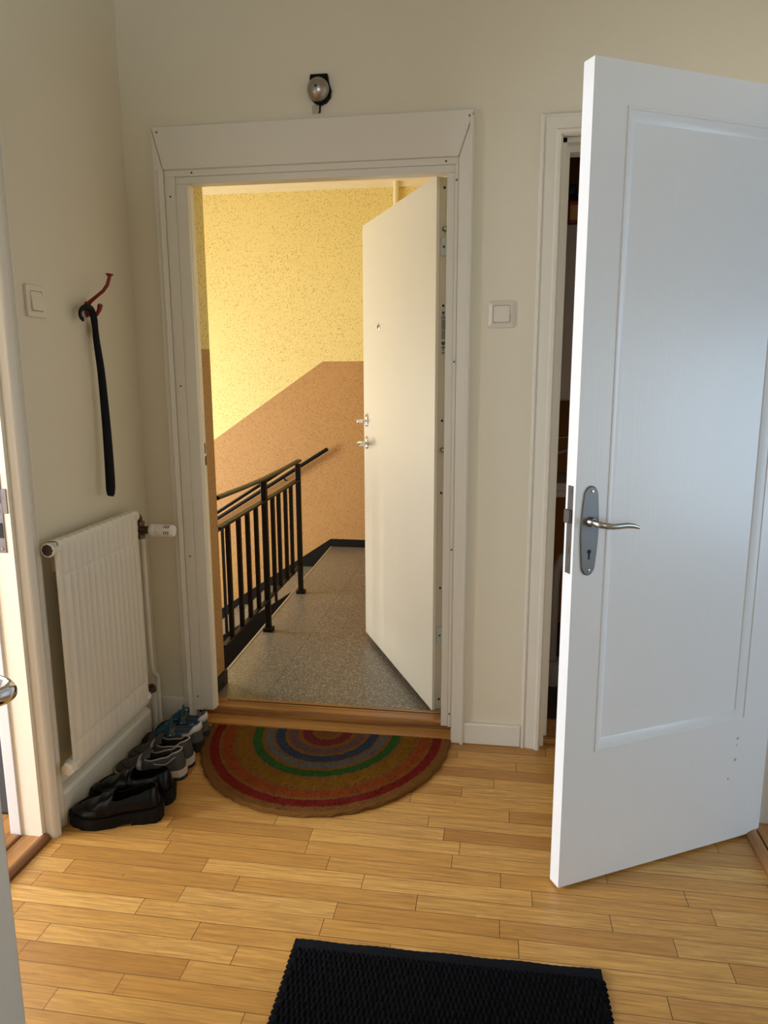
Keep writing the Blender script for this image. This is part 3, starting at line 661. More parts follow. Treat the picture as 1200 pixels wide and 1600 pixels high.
for a in (48, 108):
    for i in range(3):
        A = math.radians(-a + 10); cx = .150 + i * .0075
        cy, cz = -.155 + .0203 * math.sin(A), .831 + .0203 * math.cos(A) * 1
        ny_, nz_ = math.sin(A), math.cos(A)
        t_ = Vector((0.25, nz_, -ny_)).normalized() * .006
        c_ = Vector((cx, -.155 + .0226 * ny_, .831 + .0226 * nz_))
        m.tube([c_ - t_, c_ + t_], .0016, 6)
obj('vent_slots', m, M['dark'], th)
m = MB(); m.lathe([(0, .011), (.022, .011)], (.052, RY1 + .014, RZ0 + .016), (0, 1, 0), 8); m.lathe([(0, .014), (.028, .014)], (.044, RY1 + .068, RZ0 + .008), (0, 0, 1), 8); m.tube([(.052, RY1 + .02, RZ0 + .018), (.047, RY1 + .06, RZ0 + .020), (.038, RY1 + .10, RZ0 + .010), (.036, RY1 + .103, RZ0 - .003)], .011, 10); obj('return_valve', m, M['rust'], rd, smooth=True)

m = MB(); m.tube([(.050, -.150, .798), (.049, -.146, .5), (.048, -.143, .33), (.047, -.138, .290), (.043, -.118, .255), (.035, -.080, .232), (.032, -.068, .210), (.031, -.066, .17), (.030, -.065, .0)], .0105, 12)
tag(obj('heating_pipe', m, M['radiator'], smooth=True), 'long white heating pipe from thermostat valve to the floor', 'pipe')
m = MB(); m.tube([(.036, -.112, .178), (.033, -.106, .15), (.031, -.103, .0)], .0105, 12)
tag(obj('return_pipe', m, M['radiator'], smooth=True), 'short white pipe from the lower radiator valve to the floor', 'pipe')

# ================================================================== SWITCHES, BELL, HOOK, SHOEHORN
sw = thing('light_switch', 'square white light switch on the wall between the two doorways', 'light switch', (1.341, 0, 1.591))
def rr(cx, cz, hw, r, y, n=5):
    return [(cx + sx * (hw - r) + r * math.cos(a0 + PI / 2 * i / n), y, cz + sz * (hw - r) + r * math.sin(a0 + PI / 2 * i / n)) for sx, sz, a0 in ((1, 1, 0), (-1, 1, PI / 2), (-1, -1, PI), (1, -1, 3 * PI / 2)) for i in range(n + 1)]
def rings(mb, Rs, cap=True):
    V = [[mb.b.verts.new(p) for p in r] for r in Rs]; n = len(V[0])
    for A, B in zip(V, V[1:]):
        for i in range(n): mb.b.faces.new((A[i], A[(i + 1) % n], B[(i + 1) % n], B[i]))
    if cap: mb.b.faces.new(V[-1])
m = MB(); rings(m, [rr(1.341, 1.591, .0455, .006, 0), rr(1.341, 1.591, .0455, .006, -.003), rr(1.341, 1.591, .044, .006, -.006), rr(1.341, 1.591, .0315, .006, -.0125), rr(1.341, 1.591, .0295, .006, -.0115), rr(1.341, 1.591, .0295, .006, -.005)], True); obj('frame', m, M['white_plastic'], sw)
m = MB(); rings(m, [rr(1.341, 1.592, .0276, .005, -.006), rr(1.341, 1.592, .0276, .005, -.0125), rr(1.341, 1.592, .0262, .005, -.0145)]); 
for v in m.b.verts:
    if v.co.y < -.012: v.co.y -= .003 * (1.592 - v.co.z) / .027
obj('rocker', m, M['white_plastic'], sw)

sw = thing('light_switch', 'white light switch on the left wall beside the red hook', 'light switch', (0, -.602, 1.604))
def rl(cy, cz, hw, r, x): return [(x, cy + (p[0]), cz + p[2]) for p in rr(0, 0, hw, r, 0)]
m = MB(); rings(m, [rl(-.602, 1.604, .0455, .007, 0), rl(-.602, 1.604, .0455, .007, .006), rl(-.602, 1.604, .044, .007, .0085), rl(-.602, 1.604, .029, .005, .0095), rl(-.602, 1.604, .029, .005, .004)]); obj('frame', m, M['white_plastic'], sw)
m = MB(); rings(m, [rl(-.602, 1.604, .0272, .004, .004), rl(-.602, 1.604, .0272, .004, .0105), rl(-.602, 1.604, .026, .004, .0125)])
for v in m.b.verts:
    if v.co.x > .010: v.co.x += .003 * (1.604 - v.co.z) / .027
obj('rocker', m, M['white_plastic'], sw)

bl = thing('doorbell', 'nickel dome doorbell on a black base above the entrance casing', 'doorbell', (.719, 0, 2.33))
m = MB(); base = [(.688, 2.376), (.748, 2.376), (.752, 2.35), (.760, 2.325), (.757, 2.303), (.743, 2.287), (.722, 2.279), (.702, 2.287), (.685, 2.305), (.681, 2.328), (.686, 2.352)]
m.prism([(x, 0, z) for x, z in base], (0, -.016, 0)); obj('base', m, M['black_plastic'], bl, bevel=.003)
m = MB(); m.lathe([(0, .0), (0, .037), (.006, .0375), (.014, .0355), (.022, .030), (.029, .021), (.033, .010), (.034, 0)], (.7175, -.018, 2.325), (0, -1, 0), 40); dm = obj('dome', m, M['steel'], bl, smooth=True)
m = MB(); m.lathe([(0, .0045), (.003, .004), (.004, 0)], (.7165, -.0515, 2.327), (0, -1, 0), 12); obj('dome_screw', m, M['rust'], dm, smooth=True)
m = MB(); m.tube([(.721, -.012, 2.284), (.7205, -.014, 2.268), (.720, -.014, 2.255)], [.003, .0032, .0025], 8); obj('clapper_rod', m, M['black_plastic'], bl, smooth=True)
m = MB(); m.lathe([(0, .0), (.001, .003), (.006, .003), (.007, 0)], (.7145, -.006, 2.262), (0, 0, -1), 8); obj('cord_end', m, M['chrome'], bl, smooth=True)
m = MB(); m.box(.690, .712, -.0015, 0, 2.257, 2.285); tag(obj('bell_label_holder', m, M['tag'], bevel=.0006), 'small clear plastic plate under the doorbell', 'plate')

hk = thing('coat_hook', 'dark red double coat hook on the left wall', 'hook', (0, -.335, 1.60))
HY = -.325
m = MB(); rings(m, [[(0, HY + .013 * math.cos(2 * PI * i / 18), 1.603 + .026 * math.sin(2 * PI * i / 18)) for i in range(18)], [(.006, HY + .012 * math.cos(2 * PI * i / 18), 1.603 + .025 * math.sin(2 * PI * i / 18)) for i in range(18)], [(.009, HY + .008 * math.cos(2 * PI * i / 18), 1.603 + .018 * math.sin(2 * PI * i / 18)) for i in range(18)]]); obj('plate', m, M['red'], hk, smooth=True)
m = MB(); m.tube([(.004, HY, 1.617), (.020, HY, 1.630), (.042, HY, 1.645), (.064, HY, 1.660), (.080, HY, 1.678), (.088, HY, 1.699), (.0895, HY, 1.707)], [.009, .0062, .0056, .0056, .0058, .0056, .0056], 10)
m.lathe([(0, .006), (.006, .012), (.009, .0125), (.010, 0)], (.0895, HY, 1.704), (.1, 0, 1), 16); obj('upper_arm', m, M['red'], hk, smooth=True)
m = MB(); m.tube([(.006, HY, 1.590), (.022, HY, 1.582), (.036, HY, 1.586), (.045, HY, 1.600), (.050, HY, 1.615)], [.008, .006, .0055, .007, .0085], 10); m.lathe([(0, .0085), (.004, .007), (.006, 0)], (.050, HY, 1.615), (.3, 0, 1), 12); obj('lower_arm', m, M['red'], hk, smooth=True)

m = MB(); X = .030
path = [(X - .006, -.388, 1.567), (X - .008, -.398, 1.574), (X - .008, -.401, 1.586), (X - .006, -.394, 1.598), (X - .003, -.378, 1.605), (X, -.358, 1.604), (X, -.343, 1.596), (X, -.335, 1.578), (X, -.331, 1.545), (X, -.329, 1.508), (X, -.321, 1.455), (X, -.314, 1.405), (X, -.309, 1.32), (X, -.306, 1.235), (X, -.305, 1.15), (X, -.306, 1.06), (X, -.308, 1.02), (X, -.310, .998), (X, -.312, .990)]
ra = [.010, .012, .0125, .0125, .012, .0115, .011, .011, .0115, .0125, .0135, .0145, .0155, .0165, .0175, .0185, .0185, .016, .010]
path = [(x + .020 * max(0, (1.596 - z) / .6), y - .036 * max(0, (1.596 - z) / .6), z) for x, y, z in path]
path = [tuple(sum(c) / 1.0 for c in zip(*[(w_ * q[0], w_ * q[1], w_ * q[2]) for w_, q in zip((-.0625, .5625, .5625, -.0625), (path[max(i - 1, 0)], path[i], path[i + 1], path[min(i + 2, len(path) - 1)]))])) if h else path[i] for i in range(len(path) - 1) for h in (0, 1)] + [path[-1]]
ra = [(ra[i] + ra[i + 1]) / 2 * (.87 if i > 7 else 1) if h else ra[i] * (.87 if i > 7 else 1) for i in range(len(ra) - 1) for h in (0, 1)] + [ra[-1]]
V = m.tube(path, ra, 14, (1.0, .40), upv=(0, 1, 0))
horn = obj('shoehorn', m, M['black_plastic'], smooth=True); tag(horn, 'long black plastic shoehorn hanging from the red hook', 'shoehorn')
kt = thing('key_tag', 'small beige tag hanging behind the top of the shoehorn', 'tag', (.02, -.31, 1.53))
m = MB(); m.box(.016, .019, -.322, -.294, 1.520, 1.560); obj('tag_plate', m, M['tag'], kt, bevel=.001)
m = MB(); m.tube([(.0175, -.322, 1.590), (.0175, -.316, 1.575), (.0175, -.310, 1.558)], .0012, 6); obj('string', m, M['tag'], kt)
m = MB(); m.box(.016, .018, -.334, -.326, 1.470, 1.512); obj('key', m, M['chrome'], kt)
m = MB(); m.box(.016, .018, -.302, -.296, 1.478, 1.520); obj('key', m, M['chrome'], kt)

# ================================================================== MATS
m = MB(); N = 72; CXm, CYm, AM, BM = 0.0, 0.0, .476, .545
prof_r = [(1.0, 0), (1.004, .006), (.998, .012), (.985, .015)] + [(.985 * (1 - i / 22), .015) for i in range(1, 23)]
def matpt(i, j):
    a = PI + PI * i / N; r, z = prof_r[j]; jit = 1 + (.004 * math.sin(i * 1.7) + .005 * random.uniform(-1, 1) if j < 4 else 0)
    return (AM * r * jit * math.cos(a), BM * r * jit * math.sin(a), z + (random.uniform(-.0012, .0012) if j > 3 else 0))
V = m.grid(matpt, N + 1, len(prof_r))
top = [V[0][j] for j in range(len(prof_r))] + [V[N][j] for j in range(len(prof_r) - 2, -1, -1)]
m.b.faces.new(top)
mt = obj('doormat', m, M['coir'])
mt.location = (.712, -.022 - .006, .001); mt.rotation_euler = (0, 0, .017)
# stubby coir tufts in the same mesh
b = bmesh.new(); b.from_mesh(mt.data)
for _ in range(16000):
    a = PI + PI * random.random(); r = math.sqrt(random.random()) * 1.0
    x, y = AM * r * math.cos(a), BM * r * math.sin(a)
    th_ = random.uniform(0, 2 * PI); wd = .0016; hh = random.uniform(.002, .0055); lx, ly = random.uniform(-.004, .004), random.uniform(-.004, .004)
    if r > .975: lx += .004 * math.cos(a); ly += .004 * math.sin(a)
    z = .0145 if r < .985 else .009
    dx, dy = wd * math.cos(th_), wd * math.sin(th_)
    b.faces.new([b.verts.new(p) for p in ((x - dx, y - dy, z), (x + dx, y + dy, z), (x + lx, y + ly, z + hh))])
b.to_mesh(mt.data); b.free()
tag(mt, 'half round coir doormat with a rainbow of coloured arcs', 'doormat')

rg = thing('woven_rug', 'black woven cotton rug at the bottom of the picture', 'rug', (1.24, -1.5, 0))
RU = ((.874, -1.070), (1.612, -1.057)); RW, RL = .738, .82
ax = Vector((RU[1][0] - RU[0][0], RU[1][1] - RU[0][1], 0)).normalized(); ay = Vector((ax.y, -ax.x, 0))
O = Vector((*RU[0], 0))
sx_, sy_ = .0122, .0205; nu, nv = int(RW / .0026), int(.36 / .0021)
def rugpt(i, j):
    u = RW * i / (nu - 1); v = .034 + .36 * j / (nv - 1)
    row = math.floor(v / sy_); fu = (u / sx_ + .5 * (row % 2)) % 1; fv = (v / sy_) % 1
    hsh = math.sin(row * 12.9898 + math.floor(u / sx_ + .5 * (row % 2)) * 78.233) * 43758.5453; hsh -= math.floor(hsh)
    h = (max(0, math.sin(PI * fu)) ** .6) * (max(0, math.sin(PI * fv)) ** .6) * (.75 + .4 * hsh)
    ed = min(i, nu - 1 - i)
    z = .004 + .0078 * h
    if ed == 0: z = .0005
    uu = u
    if ed < 4: uu += (-1 if i < nu / 2 else 1) * .008 * abs(math.sin(PI * v / .016))
    z = min(z, .0045 + .0015 * ed) if ed else z
    wv = .002 * math.sin(v * 9)
    return O + ax * (uu + wv) + ay * v + Vector((0, 0, z))
m = MB(); m.grid(rugpt, nu, nv); obj('woven_field', m, M['rug'], rg, smooth=True)
m = MB(); nh = 120
m.grid(lambda i, j: O + ax * (-.003 + (RW + .004) * i / (nh - 1)) + ay * (-.001 + .038 * j / 9) + Vector((0, 0, (.0005, .006, .0085, .0085, .008, .0075, .008, .0085, .008, .006)[j] + .0012 * math.sin(i * .23) + .0006 * math.sin(i * 1.9 + j * 2))), nh, 10)
obj('hem', m, M['rug_hem'], rg, smooth=True)
m = MB(); m.prism([tuple(O + ax * .004 + ay * .385), tuple(O + ax * (RW - .004) + ay * .385), tuple(O + ax * (RW - .004) + ay * RL), tuple(O + ax * .004 + ay * RL)], (0, 0, .0095)); obj('woven_end', m, M['rug'], rg)

# ================================================================== SHOES
def lerp_tab(tab, t):
    for (a, b_), (c, d) in zip(tab, tab[1:]):
        if t <= c:
            u = (t - a) / (c - a); u = u * u * (3 - 2 * u); return b_ + (d - b_) * u
    return tab[-1][1]
W_OUT = [(0, .0), (.02, .45), (.07, .72), (.2, .80), (.4, .76), (.55, .86), (.70, 1.0), (.82, .95), (.92, .70), (.97, .45), (1, .0)]
class Shoe:
    """x runs from the heel (0) to the toe (L); t is x / L"""
    def __init__(s, L, hw, side, sole_t, vamp, collar, throat, open_w, toe_h):
        s.L, s.hw, s.side, s.sole_t, s.vamp, s.collar, s.throat, s.open_w, s.toe_h = L, hw, side, sole_t, vamp, collar, throat, open_w, toe_h
    def w(s, t): return max(.0015, s.hw * lerp_tab(W_OUT, t))
    def yc(s, t): return s.side * (.012 * math.sin(PI * min(1, max(0, (t - .25) / .75))) - .006)
    def zs(s, t): return lerp_tab(s.sole_t, t)
    def top(s, t): return lerp_tab(s.vamp, t)
    def rim(s, t): return lerp_tab(s.collar, t)
    def arch(s, t, a, off=0.0):     # a in 0..PI over the shoe, closed section
        w_ = s.w(t) * .97 + off; h = s.top(t) - s.zs(t) + off
        c, q = math.cos(a), math.sin(a)
        return (t * s.L, s.yc(t) + w_ * math.copysign(abs(c) ** .72, c), s.zs(t) + h * abs(q) ** .85)
    def upper(s, mats, parent, name='upper'):
        NO, NI, NFL = 9, 5, 5
        ts = [.006, .015, .03, .05, .08, .12, .17, .23, .3, .37, .44, .5] ; ts = [t for t in ts if t < s.throat - .02] + [s.throat - .012, s.throat]
        ts += [s.throat + .012 + (1 - s.throat - .012) * i / 16 for i in range(16)] + [.985, .994]
        ts = sorted(set(round(t, 4) for t in ts)); tot = 2 * (NO + NI) + NFL
        def pt(ti, j):
            t = ts[ti]; jj = j if j < tot / 2 else tot - 1 - j; sg = 1 if j < tot / 2 else -1
            if t > s.throat:
                a = PI * j / (tot - 1); return s.arch(t, a)
            w_ = s.w(t) * .97; z0 = s.zs(t); r = s.rim(t); ow = min(w_ * .9, s.open_w * min(1, (t / .10) ** .5) * lerp_tab([(0, .75), (.5, 1), (1, 1)], t / s.throat))
            bul = math.sin(PI * min(1, jj / (NO - 1))) * .10 * w_
            if jj < NO:
                u = jj / (NO - 1); yy = w_ + (ow - w_) * u ** 1.5 + bul; zz = z0 + (r - z0) * u
            elif jj < NO + NI:
                u = (jj - NO + 1) / NI; yy = ow - .005 + (w_ * .80 - ow) * u * .5; zz = r - .001 - (r - z0 - .006) * u
            else:
                k_ = (jj - NO - NI) / (NFL / 2); yy = (ow * .8) * (1 - min(1, k_ + .35)) ; zz = z0 + .005
            xx = t * s.L
            if t < .2:   # heel leans forward a little towards the rim
                hgt = (zz - z0) / max(.01, r - z0); xx += .010 * hgt * (1 - t / .2)
            return (xx, s.yc(t) + sg * yy, zz)
        mb = MB(); V = mb.grid(pt, len(ts), tot)
        mb.b.faces.ensure_lookup_table()
        n = 0
        for i in range(len(ts) - 1):
            for j in range(tot - 1):
                jj = min(j, tot - 2 - j)
                inner = jj >= NO - 1 and ts[i] < s.throat + 1e-6
                mb.b.faces[n].material_index = 1 if inner else 0; n += 1
        mb.b.faces.new(V[0]).material_index = 0; mb.b.faces.new(V[-1]).material_index = 0
        return obj(name, mb, mats, parent, local=True, smooth=True)
    def sole(s, z0f, z1f, grow, mat, parent, name, t0=0.0, t1=1.0, bevel=.002, toe_spring=.008):
        n = 44; lo, hi = [], []; P = []
        for i in range(n + 1):
            t = t0 + (t1 - t0) * (1 - math.cos(PI * i / n)) / 2; P.append(t)
        def edge(t, sg):
            return (t * s.L + (grow if t > .9 else -grow if t < .1 else 0), s.yc(t) + sg * (s.w(t) + grow))
        ring = [(*edge(t, 1), t) for t in P] + [(*edge(t, -1), t) for t in P[::-1]]
        mb = MB(); sp = lambda t: toe_spring * max(0, (t - .72) / .28) ** 2
        A = [mb.b.verts.new((x, y, z0f(t) + sp(t))) for x, y, t in ring]; B = [mb.b.verts.new((x, y, z1f(t) + sp(t) * .5)) for x, y, t in ring]
        k_ = len(ring); h = n + 1
        for i in range(k_): mb.b.faces.new((A[i], A[(i + 1) % k_], B[(i + 1) % k_], B[i]))
        for R_ in (A, B):
            for i in range(n): mb.b.faces.new((R_[i], R_[i + 1], R_[k_ - 2 - i], R_[k_ - 1 - i]))
        return obj(name, mb, mat, parent, local=True, smooth=True)
    def band(s, t0, t1, a0, a1, off, mat, parent, name, n=6, m_=22, thick=.0018):
        mb = MB()
        f = lambda i, j, o: s.arch(t0 + (t1 - t0) * i / (n - 1), a0 + (a1 - a0) * j / (m_ - 1), o)
        A = mb.grid(lambda i, j: f(i, j, off), n, m_); B = mb.grid(lambda i, j: f(i, j, off - thick), n, m_)
        for j in range(m_ - 1):
            mb.b.faces.new((A[0][j], A[0][j + 1], B[0][j + 1], B[0][j])); mb.b.faces.new((A[-1][j], A[-1][j + 1], B[-1][j + 1], B[-1][j]))
        return obj(name, mb, mat, parent, local=True, smooth=True)
    def rim_path(s, off=.0, tmax=None, lift=.001, n=26):
        tm = tmax or s.throat; P = []
        def pp(t, sg):
            ow = min(s.w(t) * .97 * .9, s.open_w * min(1, (t / .10) ** .5) * lerp_tab([(0, .75), (.5, 1), (1, 1)], t / s.throat))
            xx = t * s.L + (.010 * (1 - t / .2) if t < .2 else 0)
            return (xx, s.yc(t) + sg * (ow - .001), s.rim(t) + lift)
        tt = [.006 + (tm - .006) * (i / n) ** 1.6 for i in range(n + 1)]
        return [pp(t, 1) for t in tt[::-1]] + [pp(t, -1) for t in tt]

def place(loc_heel, loc_toe):
    a = math.atan2(loc_toe[1] - loc_heel[1], loc_toe[0] - loc_heel[0]); return (loc_heel[0], loc_heel[1], 0.0), (0, 0, a)

def black_loafer(heel, toe, side, label):
    loc, rot = place(heel, toe); L = math.dist(heel, toe)
    r = thing('penny_loafer', label, 'shoe', loc, rot, 'pair of black penny loafers')
    sh = Shoe(L, .050, side, [(0, .046), (.35, .040), (.6, .034), (1, .037)], [(0, .06), (.40, .108), (.50, .100), (.62, .084), (.8, .066), (.93, .058), (1, .045)],
              [(0, .108), (.1, .104), (.25, .090), (.45, .078), (.58, .086), (1, .09)], .54, .030, .06)
    sh.upper([M['blk_leather'], M['blk_lining']], r)
    sh.sole(lambda t: .016 if t < .33 else max(0.0, .016 * (.50 - t) / .17), lambda t: sh.zs(t) - .012, .006, M['blk_rubber'], r, 'outsole', toe_spring=.006)
    sh.sole(lambda t: sh.zs(t) - .012, lambda t: sh.zs(t) + .001, .0075, M['blk_rubber'], r, 'welt', toe_spring=.006)
    sh.sole(lambda t: 0, lambda t: .018, .005, M['blk_rubber'], r, 'heel_block', 0.0, .31)
    sh.band(.545, .66, .30, PI - .30, .0035, M['blk_leather'], r, 'saddle_strap')
    mb = MB(); mb.tube([sh.arch(.66 + .25 * math.sin(PI * i / 28) ** .7, .55 + (PI - 1.1) * i / 28, .0015) for i in range(29)], .0024, 6); obj('apron_seam', mb, M['blk_leather'], r, local=True, smooth=True)
    mb = MB(); mb.tube(sh.rim_path(), .0022, 6); obj('collar_binding', mb, M['blk_leather'], r, local=True, smooth=True)
    sh.band(.50, .555, .75, PI - .75, .0022, M['blk_leather'], r, 'tongue')

def grey_loafer(heel, toe, side, label):
    loc, rot = place(heel, toe); L = math.dist(heel, toe)
    r = thing('casual_loafer', label, 'shoe', loc, rot, 'pair of grey slip-on loafers')
    sh = Shoe(L, .0435, side, [(0, .036), (.4, .030), (1, .024)], [(0, .06), (.40, .108), (.50, .098), (.62, .080), (.8, .060), (.93, .050), (1, .036)],
              [(0, .102), (.1, .098), (.25, .082), (.45, .074), (.58, .084), (1, .09)], .52, .029, .05)
    sh.upper([M['gry_leather'], M['gry_lining']], r)
    sh.sole(lambda t: .0, lambda t: .012, .004, M['char_rubber'], r, 'outsole')
    sh.sole(lambda t: .012, lambda t: sh.zs(t) + .001, .003, M['tan_mid'], r, 'midsole')
    sh.band(.56, .62, .22, PI - .22, .0030, M['silver_trim'], r, 'strap')
    sh.band(.635, .655, .35, PI - .35, .0022, M['gry_leather'], r, 'strap_stitching')
    sh.band(.44, .57, .80, PI - .80, .0075, M['gry_leather'], r, 'tongue')
    mb = MB(); mb.tube([sh.arch(.66 + .25 * math.sin(PI * i / 28) ** .7, .55 + (PI - 1.1) * i / 28, .001) for i in range(29)], .0018, 6); obj('apron_seam', mb, M['char_rubber'], r, local=True, smooth=True)
    mb = MB(); mb.tube(sh.rim_path(), .0026, 6); obj('collar_piping', mb, M['silver_trim'], r, local=True, smooth=True)
    for sg in (1, -1):
        mb = MB(); P = []
        for i in range(9):
            t = .10 + .30 * i / 8; z = sh.rim(t) - .010 - .010 * math.sin(PI * i / 8); P.append((t * L, sh.yc(t) + sg * (sh.w(t) * .97 * 1.0 + .0005 + .003 * math.sin(PI * i / 8)), z))
        mb.tube(P, .0020, 6); obj('side_trim', mb, M['silver_trim'], r, local=True, smooth=True)

def sneaker(heel, toe, side, label):
    loc, rot = place(heel, toe); L = math.dist(heel, toe)
    r = thing('sneaker', label, 'shoe', loc, rot, 'pair of grey sneakers with blue laces')
    sh = Shoe(L, .042, side, [(0, .036), (.4, .030), (1, .022)], [(0, .06), (.40, .098), (.50, .092), (.62, .078), (.8, .058), (.93, .048), (1, .034)],
              [(0, .104), (.06, .099), (.2, .074), (.42, .070), (.55, .088), (1, .09)], .48, .028, .05)
    sh.upper([M['sneaker'], M['sneaker_in']], r)
    sh.sole(lambda t: .0, lambda t: sh.zs(t) + .001, .0045, M['char_rubber'], r, 'outsole')
    mb = MB(); mb.tube(sh.rim_path(tmax=.46), .0038, 8); obj('collar_lining', mb, M['blue'], r, local=True, smooth=True)
    # white heel tab wrapped round the back of the collar
    mb = MB(); tt = [.30, .24, .18, .12, .08, .05, .03, .015, .008]
    seq = [(t, 1) for t in tt] + [(t, -1) for t in tt[::-1]]
    def hp(i, j):
        t, sg = seq[i]; f = 1 - t / .30; w_ = sh.w(t) * .97
        z1 = sh.rim(t) - .002 + .004 * f; z0 = z1 - .007 - .019 * f
        u = (0, .5, 1)[j]; z = z0 + (z1 - z0) * u; q = (z - sh.zs(t)) / max(.01, sh.rim(t) - sh.zs(t))
        ow = min(w_ * .9, sh.open_w * min(1, (t / .10) ** .5) * .85)
        yy = w_ + (ow - w_) * min(1, q) ** 1.5 + math.sin(PI * min(1, q)) * .10 * w_ + .003
        return (t * L + .010 * min(1, q) * (1 - t / .2 if t < .2 else 0) - (.004 if t < .05 else 0), sh.yc(t) + sg * yy, z)
    mb.grid(hp, len(seq), 3); ho = obj('heel_tab', mb, M['heel_white'], r, local=True, smooth=True); sd = ho.modifiers.new('thick', 'SOLIDIFY'); sd.thickness = .003; sd.offset = 0
    sh.band(.86, .985, .35, PI - .35, .0025, M['char_rubber'], r, 'toe_cap')
    sh.band(.42, .66, 1.10, PI - 1.10, .004, M['sneaker'], r, 'tongue')
    mb = MB()
    for i in range(4):
        t = .52 + i * .055
        mb.tube([sh.arch(t + (.03 * k_ / 8), .85 + (PI - 1.7) * k_ / 8, .0080) for k_ in range(9)], .0030, 6)
        mb.tube([sh.arch(t + .03 - (.03 * k_ / 8), .85 + (PI - 1.7) * k_ / 8, .0095) for k_ in range(9)], .0030, 6)
    kx, ky, kz = .50 * L, sh.yc(.5), sh.top(.5) + .012
    for sg in (1, -1):   # bow loops and free ends
        mb.tube([(kx, ky, kz), (kx + .004, ky + sg * .014, kz + .010), (kx + .010, ky + sg * .034, kz + .006), (kx + .016, ky + sg * .044, kz - .010), (kx + .012, ky + sg * .036, kz - .020), (kx + .004, ky + sg * .018, kz - .004), (kx, ky, kz)], .0034, 7)
        mb.tube([(kx, ky, kz), (kx - .006, ky + sg * .016, kz + .006), (kx - .010, ky + sg * .034, kz - .004), (kx - .006, ky + sg * .044, kz - .024), (kx + .0, ky + sg * .046, kz - .038)], .0032, 7)
    mb.lathe([(0, 0), (.002, .006), (.009, .006), (.011, 0)], (kx, ky, kz - .006), (0, 0, 1), 10)
    obj('laces', mb, M['lace'], r, local=True, smooth=True)
    for t in (.40, .455):
        for sg in (.52, PI - .62):
            sh.band(t, t + .03, sg, sg + .10, .003, M['heel_white'], r, 'lace_tab', 3, 4)

black_loafer((.306, -.632), (.033, -.695), 1, 'black leather penny loafer at the front end of the shoe row')
black_loafer((.300, -.524), (.033, -.562), -1, 'black leather penny loafer half hidden behind the front one')
grey_loafer((.283, -.395), (.032, -.422), 1, 'grey slip-on loafer with silver piping, next to the black loafers')
grey_loafer((.277, -.307), (.032, -.325), -1, 'grey slip-on loafer next to the blue laced sneakers')
sneaker((.266, -.203), (.033, -.214), 1, 'grey sneaker with blue laces, next to the grey loafers')
sneaker((.256, -.113), (.047, -.120), -1, 'grey sneaker with blue laces nearest the entrance threshold')

# ================================================================== CLOSET CONTENTS
m = MB(); m.box(1.41, 1.46, .12, 1.5, 0, HC); m.box(2.25, 2.30, .12, 1.5, 0, HC); m.box(1.41, 2.30, 1.45, 1.5, 0, HC)
struct('wall_closet', m, M['orange_wall'], 'ochre brown walls inside the dark closet', 'wall')
m = MB(); m.box(1.40, 2.30, .12, 1.5, HC - .1, HC); struct('ceiling_closet', m, M['dark_wood'], 'dark ceiling inside the closet', 'ceiling')
m = MB(); m.box(1.40, 2.30, .21, 1.5, -.05, 0); struct('floor_closet', m, M['dark_wood'], 'dark floor inside the closet', 'floor')
cb = thing('wall_cabinet', 'plain pale cabinet high inside the closet, red bottle on top', 'cabinet', (1.8, 1.0, 1.30))
m = MB(); m.box(1.465, 2.05, .80, 1.20, 1.27, 2.02); obj('carcass', m, M['cabinet_grey'], cb)
m = MB(); m.box(1.47, 1.75, .782, .80, 1.275, 2.015); obj('door', m, M['cabinet_grey'], cb, bevel=.002)
m = MB(); m.box(1.755, 2.045, .782, .80, 1.275, 2.015); obj('door', m, M['cabinet_grey'], cb, bevel=.002)
bt = thing('detergent_bottle', 'dark red bottle with navy cap on the closet cabinet', 'bottle', (1.66, .86, 2.02))
m = MB(); m.box(1.612, 1.70, .83, .90, 2.02, 2.13); obj('body', m, M['red_box'], bt, bevel=.012)
m = MB(); m.tube([(1.640, .865, 2.125), (1.640, .865, 2.16)], [.022, .016], 12); m.box(1.612, 1.650, .85, .88, 2.155, 2.195); obj('cap', m, M['navy'], bt, bevel=.006)
m = MB(); m.box(1.625, 1.69, .8292, .831, 2.045, 2.105); obj('label_patch', m, M['amber'], bt)
m = MB(); m.lathe([(0, .030), (.08, .030), (.12, .022), (.16, .012), (.165, 0)], (1.60, .95, 2.02), (0, 0, 1), 16)
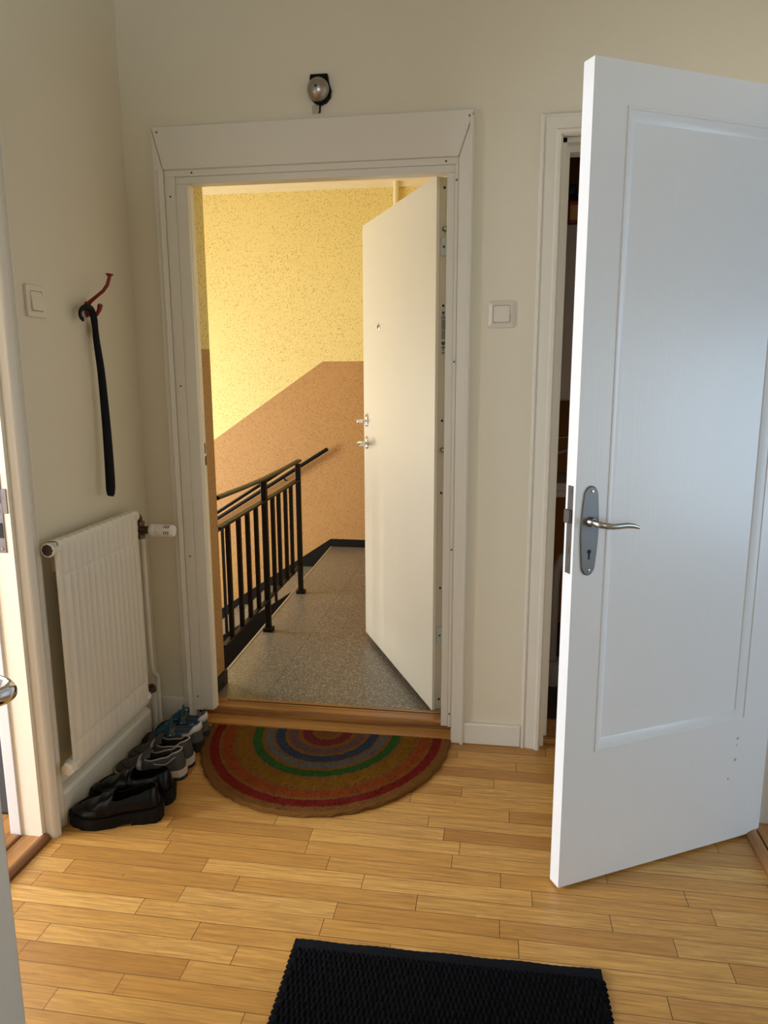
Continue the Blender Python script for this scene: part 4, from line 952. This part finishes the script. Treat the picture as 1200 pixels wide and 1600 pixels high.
tag(obj('amber_jar', m, M['amber'], smooth=True), 'amber yellow container behind the dark red bottle', 'jar')
rk = thing('wire_rack', 'thin white wire rack inside the closet at latch height', 'rack', (1.7, .75, 1.05))
m = MB(); m.tube([(1.46, .80, 1.02), (1.58, .72, 1.035), (1.66, .70, 1.06), (1.80, .70, 1.065)], .006, 8); obj('wire', m, M['ceramic'], rk, smooth=True)
m = MB(); m.tube([(1.46, .80, 1.12), (1.58, .72, 1.105), (1.66, .70, 1.115), (1.80, .70, 1.12)], .003, 8); obj('wire', m, M['ceramic'], rk, smooth=True)
m = MB(); m.box(1.465, 1.90, .72, 1.10, .84, .905); m.box(1.465, 1.90, .715, .72, .868, .872, 0)
tag(obj('closet_shelf', m, M['cabinet_grey'], bevel=.003), 'grey white shelf board inside the closet below the wire rack', 'shelf')
vt = thing('bent_pipe_stand', 'white bent pipe on a flared foot at the closet bottom', 'pipe', (1.61, .62, 0))
m = MB(); m.tube([(1.604, .62, .07), (1.604, .62, .45), (1.610, .62, .53), (1.635, .62, .585), (1.70, .62, .605), (1.76, .62, .60)], .024, 16); obj('pipe', m, M['ceramic'], vt, smooth=True)
m = MB(); m.lathe([(0, .060), (.02, .062), (.10, .054), (.11, .04), (.11, 0)], (1.612, .62, 0), (0, 0, 1), 24); obj('foot', m, M['ceramic'], vt, smooth=True)
m = MB()
for i in range(12): m.lathe([(0, 0), (.004, .006), (.014, .006), (.018, 0)], (1.562 + .002 * math.sin(i), .56, .13 + .022 * i), (.1 * math.sin(i), 0, 1), 8)
tag(obj('bead_chain', m, M['steel'], smooth=True), 'dull metal bead chain hanging in the closet', 'chain')

# dark furniture glimpsed in the left room
bg = thing('storage_box', 'dark box on the floor of the left room, past the doorway jamb', 'box', (-.4, -.3, 0))
m = MB(); m.box(-.62, -.17, -.70, .10, 0, .50); obj('body', m, M['bag'], bg, bevel=.012)
m = MB(); m.box(-.63, -.165, -.705, .11, .50, .54); obj('lid', m, M['dark_wood'], bg, bevel=.006)
